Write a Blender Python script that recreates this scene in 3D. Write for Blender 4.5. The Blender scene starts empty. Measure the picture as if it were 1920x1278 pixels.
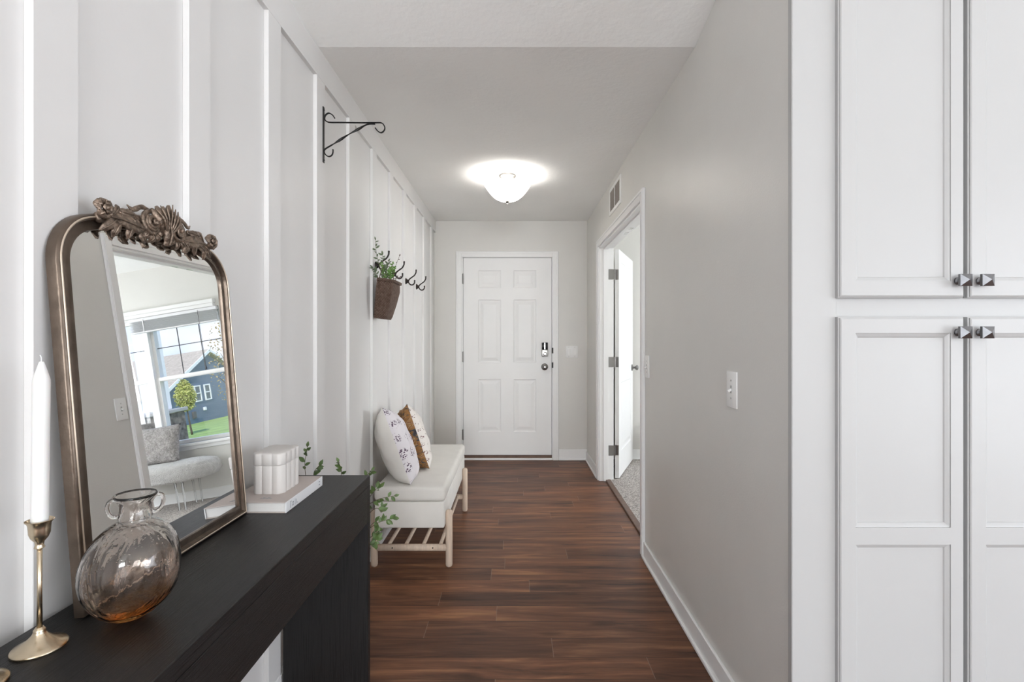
import bpy, bmesh, math, random
from mathutils import Vector, Matrix
PI = math.pi
sc = bpy.context.scene
C = sc.collection

# ------------------------------------------------------------ camera, world, lights, exposure
F = 950.0
CZ = 1.247
cd = bpy.data.cameras.new('camera')
cam = bpy.data.objects.new('camera', cd); C.objects.link(cam)
cam.location = (0, 0, CZ); cam.rotation_euler = (PI/2, 0, 0)
cd.sensor_width = 36; cd.lens = 36*F/1920
cd.shift_x = -5/1920; cd.shift_y = -6/1920
cd.clip_start = .02; cd.clip_end = 500
sc.camera = cam
sc.view_settings.view_transform = 'Standard'
sc.view_settings.look = 'None'
sc.view_settings.gamma = 1
sc.view_settings.use_curve_mapping = False
sc.view_settings.exposure = 0.50

w = bpy.data.worlds.new('sky'); sc.world = w; w.use_nodes = True
nt = w.node_tree; nt.nodes.clear()
out = nt.nodes.new('ShaderNodeOutputWorld'); bg = nt.nodes.new('ShaderNodeBackground')
tc = nt.nodes.new('ShaderNodeTexCoord'); sep = nt.nodes.new('ShaderNodeSeparateXYZ')
ramp = nt.nodes.new('ShaderNodeValToRGB')
ramp.color_ramp.elements[0].position = 0.0; ramp.color_ramp.elements[0].color = (.62, .74, .98, 1)
ramp.color_ramp.elements[1].position = .45; ramp.color_ramp.elements[1].color = (.22, .42, .95, 1)
cn = nt.nodes.new('ShaderNodeTexNoise'); cn.inputs['Scale'].default_value = 3.5; cn.inputs['Detail'].default_value = 6
cr = nt.nodes.new('ShaderNodeValToRGB')
cr.color_ramp.elements[0].position = .52; cr.color_ramp.elements[1].position = .72
mx = nt.nodes.new('ShaderNodeMixRGB'); mx.inputs['Color2'].default_value = (.95, .96, 1, 1)
nt.links.new(tc.outputs['Generated'], sep.inputs[0]); nt.links.new(sep.outputs['Z'], ramp.inputs[0])
nt.links.new(tc.outputs['Generated'], cn.inputs['Vector']); nt.links.new(cn.outputs['Fac'], cr.inputs[0])
nt.links.new(cr.outputs[0], mx.inputs['Fac']); nt.links.new(ramp.outputs[0], mx.inputs['Color1'])
nt.links.new(mx.outputs[0], bg.inputs['Color']); bg.inputs['Strength'].default_value = 1.0
nt.links.new(bg.outputs[0], out.inputs[0])

def light(name, kind, loc, target=None, power=10, size=1, size_y=None, col=(1, 1, 1), spread=PI):
    l = bpy.data.lights.new(name, kind); l.energy = power; l.color = col
    o = bpy.data.objects.new(name, l); C.objects.link(o); o.location = loc
    if kind == 'AREA':
        l.size = size
        l.spread = spread
        if size_y: l.shape = 'RECTANGLE'; l.size_y = size_y
    elif kind == 'POINT': l.shadow_soft_size = size
    elif kind == 'SUN': l.angle = size
    if target is not None:
        o.rotation_euler = (Vector(target)-Vector(loc)).to_track_quat('-Z', 'Y').to_euler()
    return o
SUN = light('sun', 'SUN', (0, -20, 20), (9, 0, 0), 2.6, .02, col=(1, .96, .88))
# daylight entering the great-room windows behind the camera plus an added lamp at the office side
light('rear_window_daylight', 'AREA', (.85, -8.22, 1.5), (.85, 0, 4.8), 315, 3.1, 2.3, (.95, .98, 1))
light('left_window_daylight', 'AREA', (-.98, -2.8, 1.3), (2.6, 2.0, 1.8), 16, 3.0, 1.9, (.95, .98, 1))
light('side_window_daylight', 'AREA', (4.40, -1.5, 1.22), (0, -1.1, 2.2), 84, 4.0, 2.1, (.95, .98, 1))
light('office_side_added_light', 'AREA', (4.38, 3.6, 1.35), (0, 3.6, 1.6), 78, 1.5, 1.3, (.95, .98, 1))  # lamp added to brighten the office, behind an unseen made-up side window
sc.cycles.max_bounces = 16; sc.cycles.diffuse_bounces = 8; sc.cycles.transmission_bounces = 12; sc.cycles.glossy_bounces = 6

# ------------------------------------------------------------ materials
def mat(name, col=(.8, .8, .8), rough=.5, metal=0, spec=.5, var=0, vscale=8, bump=0, bscale=60, trans=0, ior=1.45,
        stretch=None, coat=0, sheen=0, bdetail=3, alpha=None):
    m = bpy.data.materials.new(name); m.use_nodes = True
    t = m.node_tree; p = t.nodes['Principled BSDF']
    p.inputs['Base Color'].default_value = (*col, 1); p.inputs['Roughness'].default_value = rough
    p.inputs['Metallic'].default_value = metal; p.inputs['Specular IOR Level'].default_value = spec
    p.inputs['Transmission Weight'].default_value = trans; p.inputs['IOR'].default_value = ior
    p.inputs['Coat Weight'].default_value = coat; p.inputs['Sheen Weight'].default_value = sheen
    tcn = t.nodes.new('ShaderNodeTexCoord'); mp = t.nodes.new('ShaderNodeMapping')
    t.links.new(tcn.outputs['Object'], mp.inputs[0])
    if stretch: mp.inputs['Scale'].default_value = stretch
    if var:
        n = t.nodes.new('ShaderNodeTexNoise'); n.inputs['Scale'].default_value = vscale; n.inputs['Detail'].default_value = 5
        t.links.new(mp.outputs[0], n.inputs['Vector'])
        r = t.nodes.new('ShaderNodeValToRGB')
        r.color_ramp.elements[0].position = .3; r.color_ramp.elements[1].position = .7
        r.color_ramp.elements[0].color = (*[max(0, c*(1-var)) for c in col], 1)
        r.color_ramp.elements[1].color = (*[min(1, c*(1+var)) for c in col], 1)
        t.links.new(n.outputs['Fac'], r.inputs[0]); t.links.new(r.outputs[0], p.inputs['Base Color'])
    if bump:
        n2 = t.nodes.new('ShaderNodeTexNoise'); n2.inputs['Scale'].default_value = bscale; n2.inputs['Detail'].default_value = bdetail
        t.links.new(mp.outputs[0], n2.inputs['Vector'])
        b = t.nodes.new('ShaderNodeBump'); b.inputs['Strength'].default_value = bump; b.inputs['Distance'].default_value = .01
        t.links.new(n2.outputs['Fac'], b.inputs['Height']); t.links.new(b.outputs[0], p.inputs['Normal'])
    return m

def N(t, typ, **kw):
    n = t.nodes.new(typ)
    for k, v in kw.items():
        if k in ('operation', 'blend_type', 'feature', 'noise_dimensions', 'data_type', 'distance', 'interpolation_type', 'wave_type'): setattr(n, k, v)
    return n
def MA(t, op, a, b=None, c=None):
    n = t.nodes.new('ShaderNodeMath'); n.operation = op
    for i, x in enumerate((a, b, c)):
        if x is None: continue
        if isinstance(x, (int, float)): n.inputs[i].default_value = x
        else: t.links.new(x, n.inputs[i])
    return n.outputs[0]
def RAMP(t, fac, stops, interp='LINEAR'):
    r = t.nodes.new('ShaderNodeValToRGB'); r.color_ramp.interpolation = interp
    e = r.color_ramp.elements
    while len(e) < len(stops): e.new(.5)
    for i, (p, c) in enumerate(stops): e[i].position = p; e[i].color = (*c, 1) if len(c) == 3 else c
    t.links.new(fac, r.inputs[0]); return r.outputs[0]
def MIX(t, fac, a, b, blend='MIX'):
    n = t.nodes.new('ShaderNodeMixRGB'); n.blend_type = blend
    for i, x in ((0, fac), (1, a), (2, b)):
        if isinstance(x, (int, float)): n.inputs[i].default_value = x
        elif isinstance(x, tuple): n.inputs[i].default_value = (*x, 1) if len(x) == 3 else x
        else: t.links.new(x, n.inputs[i])
    return n.outputs[0]

M = {}
M['wall'] = mat('greige_wall_paint', (.70, .69, .66), .34, spec=.4, var=.02, vscale=3, bump=.06, bscale=170)
M['white'] = mat('white_trim_paint', (.86, .86, .855), .38, var=.01, vscale=4)
M['panel_white'] = mat('white_board_paint', (.755, .75, .742), .45, var=.015, vscale=3, bump=.02, bscale=120)
M['door_white'] = mat('white_door_paint', (.86, .86, .855), .4, var=.01, vscale=5)
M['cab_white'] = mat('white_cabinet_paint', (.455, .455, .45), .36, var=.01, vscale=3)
M['plastic'] = mat('white_plastic', (.88, .88, .87), .3)
M['nickel'] = mat('brushed_nickel', (.55, .54, .52), .3, metal=1, bump=.05, bscale=300)
M['dknickel'] = mat('satin_dark_nickel', (.28, .27, .26), .35, metal=1)
M['pewter'] = mat('dark_pewter', (.22, .22, .225), .32, metal=1, var=.1, vscale=60)
M['chrome'] = mat('polished_chrome', (.75, .75, .76), .12, metal=1)
M['black_metal'] = mat('black_iron', (.018, .018, .018), .45, metal=.3, spec=.5)
M['hook_metal'] = mat('dark_bronze_hook', (.03, .024, .022), .4, metal=.6)
M['black_gloss'] = mat('black_keypad', (.012, .012, .014), .15)
M['dark'] = mat('dark_shade_and_backing', (.02, .02, .02), .8)  # near-black for backing board and bolts, and for painted shade in the vent
M['brass'] = mat('aged_brass', (.62, .52, .38), .26, metal=1, var=.12, vscale=30)
M['wax'] = mat('white_wax', (.80, .795, .785), .45, spec=.4); M['wax'].node_tree.nodes['Principled BSDF'].inputs['Subsurface Weight'].default_value = .15
M['bronze'] = mat('antique_bronze_frame', (.13, .10, .078), .34, metal=.75, var=.25, vscale=25, bump=.1, bscale=60)
M['gilt'] = mat('worn_gilt_bead', (.62, .52, .42), .35, metal=.6)
M['mirror'] = mat('silvered_mirror', (.93, .94, .94), .0, metal=1)
M['ceramic'] = mat('matt_ceramic', (.66, .635, .61), .5, spec=.4)
M['book_cover'] = mat('taupe_book_cover', (.50, .44, .41), .6)
M['paper'] = mat('white_pages', (.82, .81, .79), .7, bump=.3, bscale=30, stretch=(1, 1, 60))
M['spine'] = mat('white_spine', (.78, .78, .79), .55)
M['ink'] = mat('grey_ink', (.30, .31, .33), .6)
M['birch'] = mat('pale_birch', (.62, .50, .40), .5, var=.12, vscale=10, stretch=(8, 8, 1))
M['fabric'] = mat('cream_linen', (.72, .70, .66), .85, var=.03, vscale=12, bump=.25, bscale=700, sheen=.1)
M['fabric_top'] = M['fabric']
M['leaf'] = mat('deep_green_leaf', (.09, .145, .045), .45, var=.35, vscale=40)
M['leaf2'] = mat('bright_green_leaf', (.12, .26, .05), .5, var=.35, vscale=60)
M['leaf3'] = mat('dusty_green_leaf', (.12, .16, .09), .55, var=.3, vscale=60)
M['stem'] = mat('brown_stem', (.10, .075, .045), .6)
M['glassy'] = mat('acrylic', (.95, .96, .97), .03, trans=1, ior=1.2)
M['brownwood'] = mat('brown_transition_strip', (.13, .075, .05), .45, var=.2, vscale=20)
M['screw'] = mat('painted_screw', (.45, .45, .44), .4, metal=.5)
M['slat'] = mat('white_blind_slat', (.78, .78, .80), .5)
M['muntin'] = mat('dark_muntin', (.02, .022, .03), .5)
M['planter'] = mat('slim_grey_planter', (.3, .3, .3), .6)

# ceiling: knockdown texture
m = mat('textured_ceiling', (.92, .925, .91), .8, var=.02, vscale=2, bump=.2, bscale=42, bdetail=5); M['ceiling'] = m
# glass pane
m = bpy.data.materials.new('window_glass'); m.use_nodes = True; t = m.node_tree; t.nodes.clear()
o_ = t.nodes.new('ShaderNodeOutputMaterial'); tr = t.nodes.new('ShaderNodeBsdfTransparent'); gl = t.nodes.new('ShaderNodeBsdfGlossy')
gl.inputs['Roughness'].default_value = .02; ms = t.nodes.new('ShaderNodeMixShader'); ms.inputs[0].default_value = .06
t.links.new(tr.outputs[0], ms.inputs[1]); t.links.new(gl.outputs[0], ms.inputs[2]); t.links.new(ms.outputs[0], o_.inputs[0]); M['glass'] = m

# wood plank floor
m = bpy.data.materials.new('walnut_plank_floor'); m.use_nodes = True; t = m.node_tree; p = t.nodes['Principled BSDF']
tcn = t.nodes.new('ShaderNodeTexCoord'); sx = t.nodes.new('ShaderNodeSeparateXYZ'); t.links.new(tcn.outputs['Object'], sx.inputs[0])
X, Y = sx.outputs['X'], sx.outputs['Y']
PWID = .1265
rowf = MA(t, 'DIVIDE', MA(t, 'SUBTRACT', Y, 2.231-PWID*60), PWID)
row = MA(t, 'FLOOR', rowf); rfr = MA(t, 'FRACT', rowf)
wn = t.nodes.new('ShaderNodeTexWhiteNoise'); wn.noise_dimensions = '1D'; t.links.new(row, wn.inputs['W'])
xf = MA(t, 'DIVIDE', MA(t, 'ADD', X, MA(t, 'MULTIPLY', wn.outputs['Value'], 1.22)), 1.22)
pid = MA(t, 'FLOOR', xf); pfr = MA(t, 'FRACT', xf)
cb = t.nodes.new('ShaderNodeCombineXYZ'); t.links.new(row, cb.inputs[0]); t.links.new(pid, cb.inputs[1])
wn2 = t.nodes.new('ShaderNodeTexWhiteNoise'); wn2.noise_dimensions = '3D'; t.links.new(cb.outputs[0], wn2.inputs['Vector'])
rnd = wn2.outputs['Value']
g = t.nodes.new('ShaderNodeCombineXYZ')
t.links.new(MA(t, 'ADD', MA(t, 'MULTIPLY', X, 1.3), MA(t, 'MULTIPLY', rnd, 40)), g.inputs[0])
t.links.new(MA(t, 'MULTIPLY', Y, 13), g.inputs[1]); t.links.new(MA(t, 'MULTIPLY', rnd, 17), g.inputs[2])
n1 = t.nodes.new('ShaderNodeTexNoise'); n1.inputs['Scale'].default_value = 1.6; n1.inputs['Detail'].default_value = 8; n1.inputs['Roughness'].default_value = .62; n1.inputs['Distortion'].default_value = .6
t.links.new(g.outputs[0], n1.inputs['Vector'])
g2 = t.nodes.new('ShaderNodeCombineXYZ')
t.links.new(MA(t, 'MULTIPLY', X, 4), g2.inputs[0]); t.links.new(MA(t, 'MULTIPLY', Y, 150), g2.inputs[1]); t.links.new(rnd, g2.inputs[2])
n2 = t.nodes.new('ShaderNodeTexNoise'); n2.inputs['Scale'].default_value = 2; n2.inputs['Detail'].default_value = 3
t.links.new(g2.outputs[0], n2.inputs['Vector'])
colA = RAMP(t, n1.outputs['Fac'], [(.28, (.030, .017, .012)), (.42, (.112, .050, .029)), (.55, (.168, .075, .041)), (.72, (.30, .150, .075))])
p.inputs['Specular IOR Level'].default_value = .22
tint = RAMP(t, rnd, [(0, (.72, .70, .70)), (.5, (1.0, 1.0, 1.0)), (1, (1.28, 1.22, 1.12))])
colB = MIX(t, 1, colA, tint, 'MULTIPLY')
fine = RAMP(t, n2.outputs['Fac'], [(.3, (.78, .78, .78)), (.7, (1.12, 1.12, 1.12))])
colC = MIX(t, .7, colB, fine, 'MULTIPLY')
# knots
g3 = t.nodes.new('ShaderNodeCombineXYZ'); t.links.new(MA(t, 'MULTIPLY', X, 2.2), g3.inputs[0]); t.links.new(MA(t, 'MULTIPLY', Y, 7), g3.inputs[1])
vk = t.nodes.new('ShaderNodeTexVoronoi'); vk.inputs['Scale'].default_value = 1.0; t.links.new(g3.outputs[0], vk.inputs['Vector'])
kn = RAMP(t, vk.outputs['Distance'], [(.0, (.35, .33, .32)), (.09, (.6, .58, .56)), (.16, (1, 1, 1))])
colD = MIX(t, .75, colC, kn, 'MULTIPLY')
gap = MA(t, 'MAXIMUM', MA(t, 'LESS_THAN', rfr, .014), MA(t, 'GREATER_THAN', rfr, .992))
endj = MA(t, 'LESS_THAN', pfr, .0022)
colE = MIX(t, MA(t, 'MULTIPLY', gap, .7), colD, (.012, .008, .006))
colF = MIX(t, MA(t, 'MULTIPLY', endj, .45), colE, (.30, .22, .17))
t.links.new(colF, p.inputs['Base Color'])
t.links.new(RAMP(t, n2.outputs['Fac'], [(.3, (.34, .34, .34)), (.7, (.46, .46, .46))]), p.inputs['Roughness'])
b = t.nodes.new('ShaderNodeBump'); b.inputs['Strength'].default_value = .12; b.inputs['Distance'].default_value = .004
t.links.new(MA(t, 'SUBTRACT', n2.outputs['Fac'], gap), b.inputs['Height']); t.links.new(b.outputs[0], p.inputs['Normal'])
M['floor'] = m

# carpet
m = mat('speckled_carpet', (.42, .39, .36), .95, bump=1.0, bscale=160); t = m.node_tree; p = t.nodes['Principled BSDF']
tcn = t.nodes.new('ShaderNodeTexCoord'); v = t.nodes.new('ShaderNodeTexVoronoi'); v.inputs['Scale'].default_value = 170
t.links.new(tcn.outputs['Object'], v.inputs['Vector'])
sepc = t.nodes.new('ShaderNodeSeparateColor'); t.links.new(v.outputs['Color'], sepc.inputs[0])
t.links.new(RAMP(t, sepc.outputs[0], [(0, (.17, .15, .14)), (.4, (.42, .38, .35)), (1, (.72, .68, .64))]), p.inputs['Base Color'])
M['carpet'] = m

# black-brown table wood, fine grain along Y
def tablewood(name, sc_):
    m = bpy.data.materials.new(name); m.use_nodes = True; t = m.node_tree; p = t.nodes['Principled BSDF']
    tcn = t.nodes.new('ShaderNodeTexCoord'); mp = t.nodes.new('ShaderNodeMapping'); mp.inputs['Scale'].default_value = sc_
    t.links.new(tcn.outputs['Object'], mp.inputs[0])
    n = t.nodes.new('ShaderNodeTexNoise'); n.inputs['Scale'].default_value = 1; n.inputs['Detail'].default_value = 4; n.inputs['Distortion'].default_value = .4
    t.links.new(mp.outputs[0], n.inputs['Vector'])
    t.links.new(RAMP(t, n.outputs['Fac'], [(.35, (.007, .0065, .0065)), (.65, (.018, .017, .017))]), p.inputs['Base Color'])
    p.inputs['Roughness'].default_value = .42; p.inputs['Specular IOR Level'].default_value = .32
    b = t.nodes.new('ShaderNodeBump'); b.inputs['Strength'].default_value = .35; b.inputs['Distance'].default_value = .0015
    t.links.new(RAMP(t, n.outputs['Fac'], [(.42, (0, 0, 0)), (.52, (1, 1, 1))]), b.inputs['Height']); t.links.new(b.outputs[0], p.inputs['Normal'])
    return m
M['table'] = tablewood('black_brown_woodgrain', (420, 7, 420))
M['table_v'] = tablewood('black_brown_woodgrain_upright', (420, 420, 7))

# woven basket
m = mat('woven_willow', (.10, .055, .035), .7); t = m.node_tree; p = t.nodes['Principled BSDF']
tcn = t.nodes.new('ShaderNodeTexCoord'); sx = t.nodes.new('ShaderNodeSeparateXYZ'); t.links.new(tcn.outputs['Object'], sx.inputs[0])
ch1 = MA(t, 'SINE', MA(t, 'MULTIPLY', MA(t, 'ADD', sx.outputs['X'], sx.outputs['Y']), 420))
ch2 = MA(t, 'SINE', MA(t, 'MULTIPLY', sx.outputs['Z'], 760))
wv = MA(t, 'ADD', MA(t, 'MULTIPLY', MA(t, 'MULTIPLY', ch1, ch2), .5), .5)
nz = t.nodes.new('ShaderNodeTexNoise'); nz.inputs['Scale'].default_value = 60; t.links.new(tcn.outputs['Object'], nz.inputs['Vector'])
wv2 = MA(t, 'MULTIPLY', MA(t, 'ADD', MA(t, 'MULTIPLY', wv, .6), .25), MA(t, 'ADD', nz.outputs['Fac'], .35))
t.links.new(RAMP(t, wv2, [(.05, (.02, .010, .007)), (.4, (.085, .045, .030)), (.85, (.26, .19, .15))]), p.inputs['Base Color'])
b = t.nodes.new('ShaderNodeBump'); b.inputs['Strength'].default_value = .9; b.inputs['Distance'].default_value = .004
t.links.new(wv, b.inputs['Height']); t.links.new(b.outputs[0], p.inputs['Normal']); M['basket'] = m

# printed pillow fabrics
def berry(name, base, dot, vs, cl_lo, cl_hi, dotscale):
    m = mat(name, base, .85, bump=.1, bscale=30); t = m.node_tree; p = t.nodes['Principled BSDF']
    tcn = t.nodes.new('ShaderNodeTexCoord')
    v1 = t.nodes.new('ShaderNodeTexVoronoi'); v1.inputs['Scale'].default_value = vs; v1.inputs['Randomness'].default_value = .35
    t.links.new(tcn.outputs['UV'], v1.inputs['Vector'])
    v2 = t.nodes.new('ShaderNodeTexVoronoi'); v2.inputs['Scale'].default_value = dotscale
    t.links.new(tcn.outputs['UV'], v2.inputs['Vector'])
    clump = RAMP(t, v1.outputs['Distance'], [(cl_lo, (1, 1, 1)), (cl_hi, (0, 0, 0))])
    dots = RAMP(t, v2.outputs['Distance'], [(.36, (1, 1, 1)), (.48, (0, 0, 0))])
    t.links.new(MIX(t, MA(t, 'MULTIPLY', clump, dots), base, dot), p.inputs['Base Color'])
    return m
M['berry'] = berry('berry_print_cotton', (.74, .71, .74), (.07, .03, .07), 5.6, .30, .42, 58)
M['motif'] = berry('small_floral_print_cotton', (.74, .70, .66), (.14, .05, .045), 9, .24, .34, 60)
m = mat('ochre_tapestry', (.25, .13, .05), .85, bump=.2, bscale=200); t = m.node_tree; p = t.nodes['Principled BSDF']
tcn = t.nodes.new('ShaderNodeTexCoord'); nz = t.nodes.new('ShaderNodeTexNoise'); nz.inputs['Scale'].default_value = 10; nz.inputs['Distortion'].default_value = 2.0; nz.inputs['Detail'].default_value = 3
t.links.new(tcn.outputs['UV'], nz.inputs['Vector'])
t.links.new(RAMP(t, nz.outputs['Fac'], [(.30, (.035, .035, .045)), (.40, (.09, .085, .075)), (.44, (.26, .125, .04)), (.56, (.30, .15, .05)), (.59, (.45, .36, .22)), (.61, (.26, .12, .045)), (.68, (.12, .02, .025)), (.75, (.28, .16, .07))]), p.inputs['Base Color'])
M['tapestry'] = m

# ------------------------------------------------------------ helpers
MW = {}
def newbm(): return bmesh.new()
def empty(name, loc=(0, 0, 0), rz=0, label=None, cat=None, group=None, kind=None):
    o = bpy.data.objects.new(name, None); C.objects.link(o); o.location = loc; o.rotation_euler = (0, 0, rz); o.empty_display_size = .05
    MW[o.name] = Matrix.Translation(loc) @ Matrix.Rotation(rz, 4, 'Z')
    tag(o, label, cat, group, kind); return o
def tag(o, label=None, cat=None, group=None, kind=None):
    if label: o['label'] = label
    if cat: o['category'] = cat
    if group: o['group'] = group
    if kind: o['kind'] = kind
    return o
def obj(name, bm, m, parent=None, smooth=False, loc=None, label=None, recalc=True, angle=None):
    """link bm (world coordinates) as one mesh; with loc, origin is moved there"""
    if recalc: bmesh.ops.recalc_face_normals(bm, faces=bm.faces)
    me = bpy.data.meshes.new(name)
    if parent is not None:
        Mx = MW[parent.name]; bm.transform(Mx.inverted())
    elif loc is not None: bm.transform(Matrix.Translation(loc).inverted())
    bm.to_mesh(me); bm.free()
    for mm in (m if isinstance(m, (list, tuple)) else [m]): me.materials.append(mm)
    if smooth or angle:
        for pl in me.polygons: pl.use_smooth = True
        if angle:
            me.set_sharp_from_angle(angle=math.radians(angle))
    o = bpy.data.objects.new(name, me); C.objects.link(o)
    if parent is not None: o.parent = parent; MW[o.name] = MW[parent.name]
    elif loc is not None: o.location = loc; MW[o.name] = Matrix.Translation(loc)
    else: MW[o.name] = Matrix.Identity(4)
    if label: o['label'] = label
    return o
def struct(name, bm, m, **k): return tag(obj(name, bm, m, **k), kind='structure')
def bx(bm, x0, x1, y0, y1, z0, z1, bev=0, seg=1):
    g = bmesh.ops.create_cube(bm, size=1)
    vs = g['verts']
    for v in vs: v.co = Vector(((x0+x1)/2+v.co.x*(x1-x0), (y0+y1)/2+v.co.y*(y1-y0), (z0+z1)/2+v.co.z*(z1-z0)))
    if bev:
        es = list({e for v in vs for e in v.link_edges})
        bmesh.ops.bevel(bm, geom=es, offset=bev, segments=seg, affect='EDGES', profile=.5)
    return bm
def box(x0, x1, y0, y1, z0, z1, bev=0, seg=1): return bx(newbm(), x0, x1, y0, y1, z0, z1, bev, seg)
def frame_dirs(pts, closed=False, up=None):
    n = len(pts); T = []
    for i in range(n):
        a = pts[(i-1) % n] if (closed or i > 0) else pts[i]; b = pts[(i+1) % n] if (closed or i < n-1) else pts[i]
        d = (b-a); T.append(d.normalized() if d.length > 1e-9 else Vector((0, 0, 1)))
    fr = []; ref = up if up is not None else (Vector((0, 0, 1)) if abs(T[0].z) < .9 else Vector((1, 0, 0)))
    nrm = (ref - T[0]*ref.dot(T[0])).normalized()
    for i in range(n):
        if up is not None:
            nn = up - T[i]*up.dot(T[i])
            if nn.length > 1e-4: nrm = nn.normalized()
        else:
            nn = nrm - T[i]*nrm.dot(T[i])
            if nn.length > 1e-6: nrm = nn.normalized()
        fr.append((nrm, T[i].cross(nrm)))
    return fr
def tube(bm, pts, r, k=10, r2=None, closed=False, up=None, twist=None, cap=True):
    """sweep an ellipse: r along the frame normal (up), r2 across; lists allowed"""
    pts = [Vector(q) for q in pts]; n = len(pts)
    R1 = r if isinstance(r, (list, tuple)) else [r]*n
    R2 = R1 if r2 is None else (r2 if isinstance(r2, (list, tuple)) else [r2]*n)
    fr = frame_dirs(pts, closed, up); rings = []
    for i in range(n):
        tw = twist[i] if twist else 0
        ring = []
        for j in range(k):
            a = 2*PI*j/k; x = R1[i]*math.cos(a); y = R2[i]*math.sin(a)
            x, y = x*math.cos(tw)-y*math.sin(tw), x*math.sin(tw)+y*math.cos(tw)
            ring.append(bm.verts.new(pts[i]+fr[i][0]*x+fr[i][1]*y))
        rings.append(ring)
    for i in range(n if closed else n-1):
        A = rings[i]; B = rings[(i+1) % n]
        for j in range(k): bm.faces.new((A[j], A[(j+1) % k], B[(j+1) % k], B[j]))
    if cap and not closed: bm.faces.new(rings[0][::-1]); bm.faces.new(rings[-1])
    return bm
def spline(pts, n=8, closed=False):
    P = [Vector(p) for p in pts]; out = []; m_ = len(P)
    for i in range(m_ if closed else m_-1):
        p1 = P[i]; p2 = P[(i+1) % m_]
        p0 = P[(i-1) % m_] if (closed or i > 0) else p1*2-p2
        p3 = P[(i+2) % m_] if (closed or i < m_-2) else p2*2-p1
        for j in range(n):
            s = j/n
            out.append(.5*((2*p1)+(p2-p0)*s+(2*p0-5*p1+4*p2-p3)*s*s+(3*p1-p0-3*p2+p3)*s**3))
    if not closed: out.append(P[-1])
    return out
def lathe(bm, prof, c=(0, 0, 0), k=32, axis='Z', cap=True):
    c = Vector(c); rings = []
    for r, h in prof:
        if axis == 'Z': q = [Vector((r*math.cos(2*PI*j/k), r*math.sin(2*PI*j/k), h)) for j in range(k)]
        elif axis == 'Y': q = [Vector((r*math.cos(2*PI*j/k), h, r*math.sin(2*PI*j/k))) for j in range(k)]
        else: q = [Vector((h, r*math.cos(2*PI*j/k), r*math.sin(2*PI*j/k))) for j in range(k)]
        rings.append([bm.verts.new(c+v) for v in q])
    for i in range(len(rings)-1):
        for j in range(k): bm.faces.new((rings[i][j], rings[i][(j+1) % k], rings[i+1][(j+1) % k], rings[i+1][j]))
    if cap: bm.faces.new(rings[0][::-1]); bm.faces.new(rings[-1])
    return bm
def prism(bm, poly, axis, a, b):
    """poly in the other two axes, extruded from a to b along axis"""
    def P(q, h): return {'X': (h, q[0], q[1]), 'Y': (q[0], h, q[1]), 'Z': (q[0], q[1], h)}[axis]
    A = [bm.verts.new(P(q, a)) for q in poly]; B = [bm.verts.new(P(q, b)) for q in poly]
    bm.faces.new(A); bm.faces.new(B[::-1]); n = len(poly)
    for i in range(n): bm.faces.new((A[i], B[i], B[(i+1) % n], A[(i+1) % n]))
    return bm
def panel_board(bm, x0, x1, z0, z1, thick, panels, prof, edge=((0, 0),), tr=Matrix.Identity(4), back=True):
    """board whose front lies in y=0 facing -Y; panels (x0,x1,z0,z1) sunk by prof=[(inset,depth)...]; edge=[(outset,depth)...]"""
    cache = {}
    def V(x, y, z):
        k = (round(x, 5), round(y, 5), round(z, 5))
        if k not in cache: cache[k] = bm.verts.new(tr @ Vector((x, y, z)))
        return cache[k]
    xs = sorted({x0, x1, *[p[0] for p in panels], *[p[1] for p in panels]})
    zs = sorted({z0, z1, *[p[2] for p in panels], *[p[3] for p in panels]})
    for i in range(len(xs)-1):
        for j in range(len(zs)-1):
            cx, cz = (xs[i]+xs[i+1])/2, (zs[j]+zs[j+1])/2
            if any(p[0] < cx < p[1] and p[2] < cz < p[3] for p in panels): continue
            bm.faces.new((V(xs[i], 0, zs[j]), V(xs[i+1], 0, zs[j]), V(xs[i+1], 0, zs[j+1]), V(xs[i], 0, zs[j+1])))
    def ring(a, b):
        for q in range(4): bm.faces.new((a[q], a[(q+1) % 4], b[(q+1) % 4], b[q]))
    for (a0, a1, b0, b1) in panels:
        prev = [V(a0, 0, b0), V(a1, 0, b0), V(a1, 0, b1), V(a0, 0, b1)]
        for (ins, dep) in prof:
            cur = [bm.verts.new(tr @ Vector(q)) for q in ((a0+ins, dep, b0+ins), (a1-ins, dep, b0+ins), (a1-ins, dep, b1-ins), (a0+ins, dep, b1-ins))]
            ring(prev, cur); prev = cur
        bm.faces.new(prev)
    prev = [V(x0, 0, z0), V(x1, 0, z0), V(x1, 0, z1), V(x0, 0, z1)]
    for (o_, dep) in list(edge)+[(edge[-1][0], thick)]:
        if (o_, dep) == (0, 0): continue
        cur = [bm.verts.new(tr @ Vector(q)) for q in ((x0-o_, dep, z0-o_), (x1+o_, dep, z0-o_), (x1+o_, dep, z1+o_), (x0-o_, dep, z1+o_))]
        ring(prev, cur); prev = cur
    if back: bm.faces.new(prev)
    return bm

# ------------------------------------------------------------ room shell
XL = -.822            # wall surface behind the battens
XB = -.806            # batten face
XR = .74              # right wall surface
YF = 5.174            # far (front-door) wall
H = 2.44; YV = 2.08; SL = .235    # flat ceiling, start of vault, vault slope
def vz(y): return H if y >= YV else H+SL*(YV-max(y, -2.5))
YB = -8.3; XK = 4.2

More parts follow.
